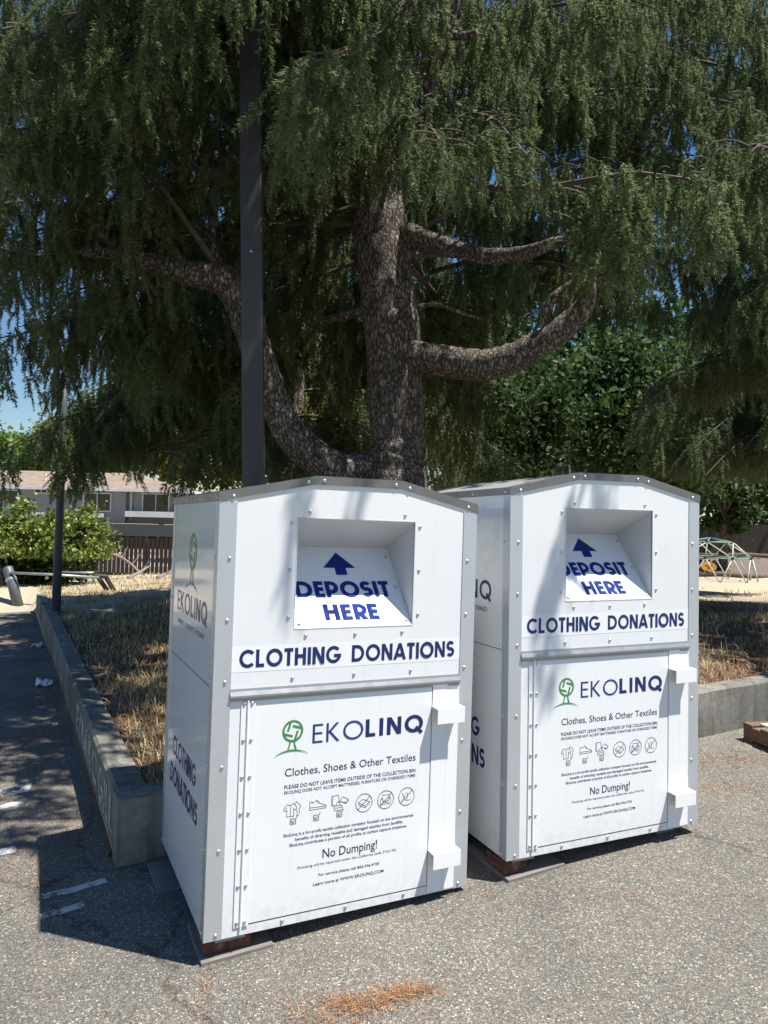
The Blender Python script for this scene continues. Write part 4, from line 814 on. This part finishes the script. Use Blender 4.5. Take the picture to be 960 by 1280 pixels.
# ---- the big cedar behind the bins
def big_cedar():
    TD = 7.2; rg = np.random.default_rng(11); b = px(493, 600, TD); g = float(iz(b.x, b.y)); t = empty('cedar_tree', (b.x, b.y, g))
    tp = [(b.x+.02, b.y, g-.15), (b.x+.02, b.y, g+.35), px(492, 598, TD), px(497, 560, TD), px(494, 480, TD), px(489, 400, TD), px(480, 330, TD), px(475, 260, TD), px(478, 180, TD), px(486, 90, TD), px(492, 0, TD)]
    tp += [(.2, 7.3, 8.6), (.25, 7.35, 10.6), (.3, 7.4, 13)]; limb(t, tp, [.46, .39, .315, .275, .27, .285, .265, .262, .25, .23, .21, .16, .10, .03], 'trunk', 36, 1)
    mb = MB(); c = px(496, 400, TD-.27); mb.tube([c+Vector((0, .05, 0)), c+Vector((0, -.02, 0)), c+Vector((0, -.045, 0)), c+Vector((0, -.03, 0)), c+Vector((0, -.012, 0))], [.13, .115, .085, .06, .01], 16, wob=.08, rnd=rnd); mb.build('knot', M['bark'], t, tuple(t.location), smooth=True)
    # visible limbs, traced with their own depths
    limb(t, [px(468, 588, 7.2), px(430, 590, 7.1), px(395, 572, 7.0), px(362, 540, 6.9), px(338, 490, 6.85), px(318, 430, 6.8), px(303, 380, 6.75), px(278, 350, 6.7), px(240, 343, 6.6), px(200, 333, 6.5), px(150, 318, 6.35), px(95, 315, 6.2)], [.22, .18, .165, .155, .145, .15, .155, .15, .11, .095, .07, .03], rs=2)
    limb(t, [px(262, 348, 6.65), px(238, 338, 6.6), px(216, 316, 6.55), px(203, 290, 6.5), px(195, 262, 6.5), px(196, 225, 6.5)], [.075, .062, .05, .042, .035, .02], 'limb', 12, 4)
    limb(t, [px(278, 350, 6.7), px(270, 330, 6.7), px(264, 305, 6.7), px(266, 275, 6.75), px(272, 240, 6.8), px(270, 190, 6.85)], [.075, .06, .046, .04, .034, .02], 'limb', 12, 5)
    limb(t, [px(512, 445, 7.15), px(545, 450, 7.0), px(580, 455, 6.85), px(612, 456, 6.7), px(652, 443, 6.55), px(690, 420, 6.4), px(722, 394, 6.3), px(736, 366, 6.2), px(738, 335, 6.1)], [.17, .155, .15, .145, .135, .115, .105, .06, .03], 'limb', 20, 6)
    limb(t, [px(688, 418, 6.4), px(684, 392, 6.4), px(692, 372, 6.35), px(716, 352, 6.3)], [.06, .05, .045, .02], 'limb', 10, 7)
    limb(t, [px(500, 288, 7.15), px(518, 293, 7.0), px(552, 306, 6.8), px(585, 315, 6.6), px(610, 320, 6.45), px(652, 317, 6.25), px(690, 305, 6.0), px(740, 290, 5.8)], [.11, .09, .08, .075, .07, .062, .05, .03], 'limb', 14, 8)
    limb(t, [px(458, 268, 7.3), px(436, 282, 7.5), px(405, 300, 7.7), px(380, 322, 7.9), px(372, 345, 8.1)], [.06, .05, .042, .035, .02], 'limb', 10, 9)
    limb(t, [px(460, 385, 7.3), px(430, 395, 7.5), px(405, 402, 7.7), px(385, 425, 8.0)], [.055, .045, .04, .02], 'limb', 10, 10)
    limb(t, [px(520, 385, 7.2), px(545, 380, 7.3), px(580, 392, 7.5), px(610, 400, 7.7)], [.03, .026, .02, .012], 'limb', 8, 12)
    limb(t, [px(535, 120, 5.6), px(545, 80, 5.5), px(555, 40, 5.4), px(565, 0, 5.3), px(575, -60, 5.3)], [.055, .06, .06, .065, .07], 'limb', 12, 13)
    limb(t, [px(564, 44, 5.45), px(580, 45, 5.4), px(596, 41, 5.35)], [.035, .03, .028], 'limb', 10, 14)
    tw = []; ln = []
    # foliage in the light first, branch by branch, unseen shading branches last
    def hang(pts, L2, dens=1., r0=.03, start=.15, s0=.47): clothe(pts, L2, rg, tw, ln, r0, start, dens, s0)
    hang([px(500, 150, 6.9), px(560, 128, 6.0), px(620, 150, 5.3), px(660, 195, 4.9)], .75, 1.2, .04)
    hang([px(480, 190, 6.9), px(520, 150, 6.0), px(545, 165, 5.2), px(560, 200, 4.7)], .7, 1.2)
    hang([px(560, 235, 6.7), px(680, 235, 5.9), px(790, 215, 5.4), px(870, 225, 5.1), px(905, 265, 5.0)], .85, 1.35, .04)
    hang([px(600, 318, 6.5), px(690, 265, 5.9), px(740, 262, 5.5), px(790, 290, 5.2)], .7, 1.1)
    hang([px(650, 317, 6.25), px(700, 300, 5.8), px(730, 300, 5.5), px(760, 320, 5.3)], .5, 1.0)
    hang([px(736, 366, 6.2), px(745, 330, 5.9), px(780, 310, 5.7), px(830, 330, 5.6)], .7, 1.0)
    hang([px(575, -60, 5.3), px(500, 30, 5.0), px(440, 62, 4.7), px(400, 74, 4.5), px(372, 90, 4.4)], .6, 1.2, .035)
    hang([px(470, 120, 6.9), px(430, 90, 5.8), px(395, 105, 5.1), px(362, 150, 4.8)], .65, 1.0)
    hang([px(470, 200, 6.9), px(440, 150, 6.2), px(400, 110, 5.6)], .6, .9)
    hang([px(480, 60, 6.9), px(330, 20, 5.8), px(220, 40, 5.2), px(140, 80, 4.9)], .9, 1.1)
    hang([px(480, 0, 7.0), px(300, -40, 5.8), px(130, 0, 5.0), px(20, 60, 4.6), px(-20, 100, 4.5)], .95, 1.2)
    hang([px(480, 40, 7.0), px(230, 110, 6.4), px(110, 130, 5.8), px(10, 170, 5.4)], .9, 1.1)
    hang([px(280, 345, 6.7), px(200, 230, 6.2), px(130, 190, 5.9), px(60, 200, 5.6)], .9, 1.0)
    hang([px(95, 315, 6.2), px(20, 320, 6.0), px(-60, 350, 5.8)], .8, 1.0); hang([px(150, 318, 6.35), px(90, 260, 6.2), px(20, 250, 6.0), px(-50, 270, 5.8)], .85, 1.0)
    hang([px(200, 333, 6.5), px(150, 380, 6.9), px(90, 395, 7.2), px(20, 420, 7.4), px(-30, 450, 7.5)], .7, .9); hang([px(240, 343, 6.6), px(190, 350, 7.2), px(150, 360, 7.8), px(90, 385, 8.2)], .9, 1.1)
    hang([px(500, 40, 7.0), px(640, 20, 7.1), px(760, 30, 7.0), px(860, 70, 6.9)], .9, 1.1); hang([px(500, -30, 7.0), px(680, -60, 7.4), px(840, -20, 7.4), px(960, 60, 7.3)], 1.0, 1.1)
    hang([px(500, 90, 7.0), px(660, 120, 7.3), px(800, 110, 7.2), px(930, 130, 7.0), px(1000, 170, 6.8)], .9, 1.1); hang([px(520, 290, 7.2), px(650, 215, 7.3), px(790, 190, 7.4), px(900, 210, 7.3), px(980, 250, 7.2)], .9, 1.0)
    hang([px(870, 225, 6.4), px(940, 180, 5.4), px(975, 190, 5.0), px(1000, 230, 4.8)], .7, 1.1)
    hang([px(520, -200, 5.6), px(420, -140, 4.9), px(340, -110, 4.5), px(290, -70, 4.4)], .5, 1.0); hang([px(480, 40, 6.9), px(360, -70, 5.4), px(270, -60, 4.8), px(210, 0, 4.6)], .7, 1.1)
    for yl, dl, xe in ((60, 5.2, -60), (180, 5.9, -60), (300, 6.6, -60), (390, 7.6, 50), (450, 8.2, 70)): hang([px(260, yl-70, dl+1.0), px(150, yl-45, dl+.5), px(90, yl-25, dl+.2), px(xe, yl+20, dl)], .9 if xe < 0 else .6, 1.1)
    for yl, dl in ((120, 7.6), (300, 7.8)): hang([px(600, yl-60, dl+1.0), px(760, yl-60, dl+.4), px(900, yl-40, dl), px(1040, yl+20, dl-.3)], .9, .9)
    for xs_, dl, yo in (((420, 250, 60, -80), 8.2, 0), ((420, 250, 60, -80), 8.8, 110), ((420, 250, 80, -60), 9.0, 220), ((560, 720, 880, 1040), 8.6, 0), ((560, 720, 880, 1040), 9.0, 100), ((560, 720, 880, 1040), 9.2, 190), ((500, 600, 700, 800), 9.4, 290), ((470, 560, 640, 740), 8.8, 70), ((480, 420, 360, 300), 9.0, 200), ((540, 640, 740, 840), 9.6, 370), ((680, 800, 920, 1060), 9.8, 50), ((680, 800, 920, 1060), 9.8, 150), ((700, 800, 900, 1000), 9.8, 250), ((640, 740, 840, 960), 9.8, 350), ((300, 180, 70, -70), 9.6, 50), ((300, 180, 80, -50), 9.6, 165)): hang([px(xs_[0], yo-30, dl-.8), px(xs_[1], yo-60, dl-.3), px(xs_[2], yo-30, dl), px(xs_[3], yo+30, dl)], 1.1, 1.15)
    for pts in ([(0, 5.8, 6.9), (-.1, 4.2, 6.3), (-.1, 2.8, 5.5)], [(-.8, 5.8, 6.7), (-.9, 4.3, 6.1), (-.8, 3.1, 5.4)], [(.4, 5.4, 7.0), (.5, 4.1, 6.5), (.42, 3.1, 5.9)], [(-1.5, 5.6, 6.4), (-1.8, 4.5, 6.0), (-1.9, 3.6, 5.4)]): hang(pts, .75, 1.0)  # unseen branches above the frame, added to shade the ground at left
    # the rest of the crown, whorl after whorl
    for i in range(66):
        h = rg.uniform(4.2, 11.5); az = rg.uniform(-math.pi, math.pi); fr = abs(math.degrees(az)+90) < 62; lf = abs(math.degrees(az)) > 120
        low = 5.3 if fr else (3.9 if not lf else 3.9)
        if h < low: h = low+rg.uniform(.1, 2.5)
        sun_ = -68 < math.degrees(az) < 50; L = (4.1 if not fr else 3.35)*(1-max(0, (h-6.5))/8.2)*rg.uniform(.75, 1.1); L = min(L, 3.1-.55*(h-5.6)) if sun_ and h > 5.3 else L
        if -150 < math.degrees(az) < -86 and 5 < h < 9 and rg.random() < .5: L = rg.uniform(2.7, 3.7)
        if L < .6 or (-86 < math.degrees(az) < 62 and h > 5.2 and rg.random() < .75): continue
        clothe(curve_branch((.15, 7.25, h), az, L, rg.uniform(.05, .30), rg.uniform(.22, .48), rg), .95, rg, tw, ln, .035, .22, 1.15 if h < 7 else .6, .46)
    def keep(q):
        x, y, z, s = q.T; tip = z-s*1.05; rel = (tip-CZ)/np.maximum(y, 1)
        front_ = (y < 7.0) & (x > -1.9) & (x < 1.5)
        lim = np.where(front_, CZ+.425*np.clip(y, 3.5, 7.0), np.where(x >= 1.5, CZ+.32*np.clip(y, 3.5, 8), CZ+.12*np.clip(y, 3.5, 9)))
        sunny = (y < 3.55-.05*(z-4)) & (z > 2) & (x > .7)
        return (tip > lim) & ~(sunny & (rg.random(len(x)) > .08))
    def keep_low(q):
        x, y, z, s = q.T; tip = z-s*1.05; front_ = (y < 7.0) & (x > -1.9) & (x < 1.5)
        return tip > np.where(front_, CZ+.425*np.clip(y, 3.5, 7.0), np.where(x >= 1.5, CZ+.30*np.clip(y, 3.5, 8), CZ+.10*np.clip(y, 3.5, 9)))
    tw = [q for q in np.array(tw)[keep(np.array(tw))]]; keep = lambda q: np.ones(len(q), bool) & (keep_low(q))
    # long sparse tips reaching out over the bins; their shadows streak the bin fronts
    n0 = len(tw)
    for pts, l2, dn in (([(.6, 4.6, 6.7), (.95, 3.3, 6.3), (1.08, 2.48, 5.35)], .12, .45), ([(.9, 4.4, 6.9), (1.3, 3.4, 6.5), (1.44, 2.68, 5.75)], .08, .28), ([(1.8, 5.2, 6.2), (2.15, 3.9, 6.0), (2.36, 2.95, 5.2)], .28, .6), ([(1.4, 5.0, 6.9), (1.75, 3.7, 6.6), (1.9, 2.95, 6.1)], .22, .4)): clothe(pts, l2, rg, tw, ln, .02, .3, dn, .42)
    crown('crown', tw, ln, keep, rg, t)
    tag(t, 'huge drooping cedar with thick plated trunk and curved limbs, right behind the bins', 'tree')
big_cedar()
def cedar(x, y, r0, H, low, Lmax, n, seed, label, lim, s0=.5, dens=.8, lean=0, sect=None):
    rg = np.random.default_rng(seed); g = float(iz(x, y)); t = empty('cedar_tree', (x, y, g)); limb(t, [(x, y, g-.1), (x, y, g+.6), (x+lean*.3, y, g+2.5), (x+lean*.6, y, g+5), (x+lean, y, g+9), (x+lean, y, g+H)], [r0*1.35, r0, r0*.92, r0*.8, r0*.5, .03], 'trunk', 18, seed)
    tw = []; ln = []
    for i in range(n):
        h = low+(H-1-low)*rg.random()**1.5; az = rg.uniform(-math.pi, math.pi) if sect is None else R_(rg.uniform(*sect)); L = Lmax*(1-.75*(h-low)/(H-low))*rg.uniform(.7, 1.1)
        clothe(curve_branch((x+lean*h/9*.6, y, g+h), az, L, rg.uniform(.0, .25), rg.uniform(.3, .55), rg), 1.0, rg, tw, ln, .035, .2, dens, s0)
    crown('crown', tw, ln, lambda q: (q[:, 2]-q[:, 3]*1.05) > lim(q[:, 0], q[:, 1]), rg, t); tag(t, label, 'tree', 'dark cedars behind the big one'); return t
cedar(px(368, 400, 11.6).x, 11.6, .22, 11, 2.6, 4.7, 62, 21, 'dark drooping cedar standing behind the left curved limb and lamp post', lambda x, y: CZ+(.035+.03*np.sin(5*x+2*y))*y, .66, .85)
cedar(px(1015, 500, 15.5).x, 15.5, .22, 12, 1.9, 5.4, 64, 22, 'dark drooping cedar behind the farther bin at right', lambda x, y: CZ+np.where(x < 4.6, .17, .07)*y, .7, .9)
cedar(6.6, 8.6, .24, 11, 3.4, 3.85, 44, 23, 'drooping cedar at the right edge of the photo over the retaining wall', lambda x, y: CZ+.16*y, .55, 1.0)
# ---- broad-leaved trees and shrubs
def leaves(C, S, rg, up=.35, fold=.25):
    n = len(C); d = nrm(rg.normal(size=(n, 3))+np.array([0, 0, -.25])); nn = nrm(rg.normal(size=(n, 3))+np.array([0, 0, up*3])); s = nrm(np.cross(d, nn)); nn = np.cross(s, d); S = S[:, None]
    b = C-d*S*.5; tip = C+d*S*.5; l = C+s*S*.36+nn*S*fold*.4; r = C-s*S*.36+nn*S*fold*.4
    V = np.stack([b, l, tip, r], 1).reshape(-1, 3); i = np.arange(n)[:, None]*4; Fc = np.concatenate([i+np.array([[0, 2, 1]]), i+np.array([[0, 3, 2]])], 1).reshape(-1, 3); return V, Fc
def leaf_crown(parent, cen, rad, ncl, nlf, size, mat, rg, sig=.17, shell=.55, name='crown', zmin=None):
    cen = np.array(cen); rad = np.array(rad); u = nrm(rg.normal(size=(ncl, 3))); k = rg.uniform(shell, 1.0, ncl)[:, None]*(1+.16*np.sin(u[:, :1]*5+u[:, 2:]*7)); cl = cen+u*k*rad
    w_ = rg.uniform(.5, 1.5, ncl); ix = rg.choice(ncl, nlf, p=w_/w_.sum()); C = cl[ix]+rg.normal(0, 1, (nlf, 3))*sig*rad.mean()*np.array([1.1, 1.1, .7])*rg.uniform(.6, 1.3, nlf)[:, None]
    if zmin is not None: C = C[C[:, 2] > zmin]
    V, Fc = leaves(C, size*rg.uniform(.6, 1.35, len(C)), rg); return np_mesh(name, V-np.array(parent.location), Fc, [mat], None, parent)
def leaf_tree(p, d, top, bot, rx, mat, nlf, size, seed, label, cat='tree', name='leafy_tree', tr=.2, group=None, ncl=60, lean=0, gb=None, sig=.17):
    rg = np.random.default_rng(seed); c = px(p, (top+bot)/2, d); zt = px(p, top, d).z; zb = px(p, bot, d).z; g = float(iz(c.x, c.y)) if gb is None else gb; t = empty(name, (c.x+lean, d, g)); rz = (zt-zb)/2
    limb(t, [(c.x+lean, d, g-.1), (c.x+lean*.8, d, g+(c.z-g)*.4), (c.x+lean*.2, d, c.z-rz*.3), (c.x, d, c.z+rz*.5)], [tr*1.2, tr, tr*.7, tr*.15], 'trunk', 10, seed)
    tb = MB()
    for k in range(5):
        a = rg.uniform(0, 6.28); P0 = Vector((c.x+lean*.2, d, c.z-rz*.45)); P1 = Vector((c.x+math.cos(a)*rx*.6, d+math.sin(a)*rx*.6, c.z+rz*rg.uniform(-.1, .5))); mb = MB(); mb.tube([P0, P0.lerp(P1, .5)+Vector((0, 0, .2)), P1], [tr*.45, tr*.3, .03], 6); mb.build('limb', M['bark'], t, tuple(t.location), smooth=True)
    leaf_crown(t, (c.x, d, c.z), (rx, rx, rz), ncl, nlf, size, mat, rg, sig, zmin=None); tag(t, label, cat, group); return t
M['leafmid'] = island('mid_broad_leaf', [(0, (.026, .05, .014)), (.5, (.055, .095, .026)), (1, (.11, .16, .05))], .6, .35, .2); LM = M['leafmid']
LD, LL, LY = M['leafdark'], M['leaflight'], M['leafyellow']
G1 = 'leafy trees beyond the bins'
leaf_tree(610, 20, 445, 610, 2.4, LD, 15000, .17, 51, 'dark green broad-leaved tree with leaning trunk right of the cedar trunk', tr=.22, group=G1, ncl=70, lean=-.8)
leaf_tree(728, 25, 440, 575, 3.0, LM, 9000, .26, 52, 'dark leafy tree right above the brown house window', group=G1, ncl=70)
leaf_tree(812, 23, 430, 640, 2.7, LM, 9000, .22, 53, 'dark bushy tree directly behind the right slope of the farther bin roof', group=G1, ncl=70)
leaf_tree(900, 37, 400, 650, 4.6, LM, 10000, .32, 54, 'tall dark leafy tree above the climbing dome', group=G1, ncl=80)
leaf_tree(905, 29.5, 596, 662, 1.35, M['leafdark'], 3500, .2, 55, 'small round-headed tree with slim trunk by the board fence behind the dome', tr=.16, group=G1, ncl=30)
leaf_tree(1010, 38, 420, 660, 5, LD, 7000, .38, 56, 'dark leafy tree behind the board fence at the right edge', group=G1)
leaf_tree(655, 33, 480, 590, 2.6, LD, 5000, .3, 57, 'dark leafy tree behind the gabled shed and the brown house', group=G1)
leaf_tree(445, 27, 470, 605, 2.3, LY, 5500, .24, 58, 'yellow-green leafy tree glimpsed in the fork of the cedar', group=G1)
leaf_tree(352, 30, 440, 620, 3.0, LD, 6000, .3, 59, 'dark leafy tree behind the lamp post', group=G1)
leaf_tree(790, 45, 330, 585, 7, LD, 7000, .5, 60, 'tall dark tree far behind the brown house', group=G1); leaf_tree(600, 52, 380, 560, 6.5, LD, 6000, .55, 61, 'tall dark tree far behind the cedar trunk', group=G1)
leaf_tree(965, 58, 560, 672, 7, LD, 6000, .45, 68, 'low dark tree far beyond the board fence at the right edge', group=G1)
G2 = 'trees behind the apartment block'
leaf_tree(38, 64, 538, 600, 4.6, LL, 6000, .45, 62, 'bright green tree over the apartment roof at the left edge', group=G2, gb=-2); leaf_tree(128, 62, 500, 600, 4.6, LL, 6000, .45, 63, 'bright green tall tree over the apartment roof right of the grey pole', group=G2, gb=-2)
leaf_tree(205, 60, 470, 605, 4.8, LY, 7000, .45, 64, 'yellow-green tall tree behind the hipped end of the apartment roof', group=G2, gb=-2); leaf_tree(285, 58, 480, 625, 5, LY, 6000, .45, 65, 'yellow-green tree between the apartment roof and the lamp post', group=G2, gb=-2)
leaf_tree(-50, 66, 540, 610, 5, LL, 4000, .5, 66, 'bright green tree beyond the left end of the apartment roof', group=G2, gb=-2); leaf_tree(400, 55, 400, 610, 6, LY, 6000, .5, 67, 'yellow-green tree far behind the lamp post and cedar trunk', group=G2, gb=-2)
def bush(p, d, y0, y1, rx, mat, n, size, seed, label):
    rg = np.random.default_rng(seed); c = px(p, (y0+y1)/2, d); zt = px(p, y0, d).z; g = float(iz(c.x, d)); t = empty('shrub', (c.x, d, g)); rz = (zt-g)/2
    leaf_crown(t, (c.x, d, g+rz*(1.12 if mat is not LD else .95)), (rx, 1.3, rz*.88), 70, n, size, mat, rg, .15, .5, 'foliage', g+(.62 if mat is not LD else .02))
    for k in range(9): a = rg.uniform(0, 6.28); mb = MB(); mb.tube([(c.x+math.cos(a)*.35, d+math.sin(a)*.3, g-.05), (c.x+math.cos(a)*.6*rx*.8, d+math.sin(a)*.6, g+rz), (c.x+math.cos(a)*.8*rx, d+math.sin(a)*.8, g+rz*1.5)], [.035, .025, .01], 5); mb.build('stem', M['deadwood'], t, tuple(t.location))
    tag(t, label, 'shrub', 'shrubs by the pipe railing')
bush(24, 17.2, 636, 735, 1.0, M['leafbush'], 11000, .105, 71, 'rounded shrub with yellow-tinged leaves left of the grey pole'); bush(86, 17.8, 638, 735, .72, M['leafbush'], 9000, .105, 72, 'rounded shrub with yellow-tinged leaves right behind the grey pole'); bush(-62, 17.6, 620, 740, 1.4, M['leafbush'], 5000, .11, 73, 'yellow-tinged shrub cut by the left edge')
bush(34, 17.9, 684, 744, 1.75, LD, 9000, .10, 74, 'added dark leaves standing in for the shade under the yellow-tinged shrubs')  # dark leaf mass added in place of the shade under the shrubs
# ---- dry grass and needle litter
def blades(X, Y, h, rg, nm, mat, wd=.0045, lean=.9, zf=iz, flat=False):
    n = len(X); Z = zf(X, Y); a = rg.uniform(0, 6.283, n); l = np.abs(rg.normal(0, lean, n)); dx, dy = np.cos(a), np.sin(a); px_, py_ = -dy, dx; w_ = wd*rg.uniform(.6, 1.5, n)
    B0 = np.stack([X-px_*w_, Y-py_*w_, Z-.01], -1); B1 = np.stack([X+px_*w_, Y+py_*w_, Z-.01], -1); q = 1/np.sqrt(1+l*l)
    Mx = np.stack([X+dx*h*l*q*.45, Y+dy*h*l*q*.45, Z+h*q*.62], -1); Tp = np.stack([X+dx*h*l*q*1.05, Y+dy*h*l*q*1.05, Z+h*q*.9], -1); s = np.stack([px_*w_, py_*w_, 0*w_], -1)*.8
    V = np.stack([B0, B1, Mx+s, Mx-s, Tp], 1).reshape(-1, 3); i = np.arange(n)[:, None]*5; Fc = np.concatenate([i+np.array([[0, 1, 2]]), i+np.array([[0, 2, 3]]), i+np.array([[3, 2, 4]])], 1).reshape(-1, 3)
    return tag(np_mesh(nm, V, Fc, [mat]), 'dry pale straw-coloured grass on the raised ground', 'grass', kind='stuff')
def scatter(n, a0, a1, b0, b1, rg, ncl=0, sig=.12, pw=1.6):
    if ncl: ca = rg.uniform(a0, a1, ncl); cb = b0+(b1-b0)*rg.random(ncl)**pw; k = rg.integers(0, ncl, n); a = ca[k]+rg.normal(0, sig, n); b = cb[k]+rg.normal(0, sig, n)
    else: a = rg.uniform(a0, a1, n); b = b0+(b1-b0)*rg.random(n)**pw
    m = (a > .09) & (b > .09); a, b = a[m], b[m]; return WC[0]+a*E1[0]+b*E2[0], WC[1]+a*E1[1]+b*E2[1]
rg = np.random.default_rng(99); XS = [scatter(24000, .2, 3.2, .2, 6, rg, 420), scatter(14000, .2, 6, 3, 14, rg, 420, .16, 1.), scatter(12000, .2, 3.0, .2, 8, rg), scatter(7000, 3.4, 9, .2, 3.5, rg, 110, .10), scatter(2200, 3.5, 14, 2, 14, rg, 90, .2, 1.1), scatter(7000, -2.5, 5, 11.8, 20, rg, 200, .3, 1.)]
X = np.concatenate([q[0] for q in XS]); Y = np.concatenate([q[1] for q in XS]); far = np.hypot(X, Y)
blades(X, Y, rg.uniform(.03, .115, len(X))*np.where(rg.random(len(X)) < .08, 1.8, 1), rg, 'dry_grass', M['straw'], .0013+.00028*far, 1.9)
def litter(cx, cy, sx, sy, n, rg, ln=.07):
    a = rg.normal(0, 1, (n, 2))*np.array([sx, sy]); return np.stack([cx+a[:, 0], cy+a[:, 1]], -1)
pts = [litter(*gp(450, 1255), .10, .03, 480, rg), litter(*gp(512, 1241), .06, .018, 300, rg), litter(*gp(415, 1276), .09, .03, 150, rg), litter(*gp(465, 1252), .3, .09, 160, rg), litter(*gp(255, 1240), .02, .09, 70, rg), litter(*gp(500, 1240), 1.1, .5, 300, rg), litter(*gp(800, 1100), .7, .5, 260, rg), litter(*gp(905, 950), .35, .10, 700, rg), litter(*gp(900, 985), .4, .06, 420, rg), litter(*gp(740, 1125), .35, .08, 160, rg)]
for k in range(46):
    b_ = 10.5*rg.random()**1.3; a_ = -abs(rg.normal(0, .32))-.05; X0, Y0 = wxy(a_, b_+.1); pts.append(litter(X0, Y0, .13, .22, 170, rg))
P = np.concatenate(pts); a_, b_ = ab(P[:, 0], P[:, 1]); P = P[(a_ < -.01) | (b_ < -.01)]; n = len(P); an = rg.uniform(0, 6.283, n); L = rg.uniform(.02, .055, n); d = np.stack([np.cos(an), np.sin(an)], -1); s = np.stack([-d[:, 1], d[:, 0]], -1)*.0011*np.maximum(1, P[:, 1:2]*.3); Z = gz(P[:, 0], P[:, 1])+.004+rg.uniform(0, .006, n); z2 = Z+rg.uniform(0, .012, n)
V = np.stack([np.column_stack([P-s, Z]), np.column_stack([P+s, Z]), np.column_stack([P+d*L[:, None], z2])], 1).reshape(-1, 3)
tag(np_mesh('needle_litter', V, np.arange(len(V)).reshape(-1, 3), [M['litter']]), 'brown fallen needles scattered on the asphalt', 'litter', kind='stuff')
a = [scatter(16000, 3.3, 10, .15, 7, rg, 260, .3), scatter(5000, .2, 3, .2, 6, rg, 90, .2)]; X = np.concatenate([q[0] for q in a]); Y = np.concatenate([q[1] for q in a])
o = blades(X, Y, rg.uniform(.03, .07, len(X)), rg, 'fallen_needles', M['litter'], .0028, 2.5); o['label'] = 'brown fallen cedar needles under the tree on the raised ground'; o['category'] = 'litter'
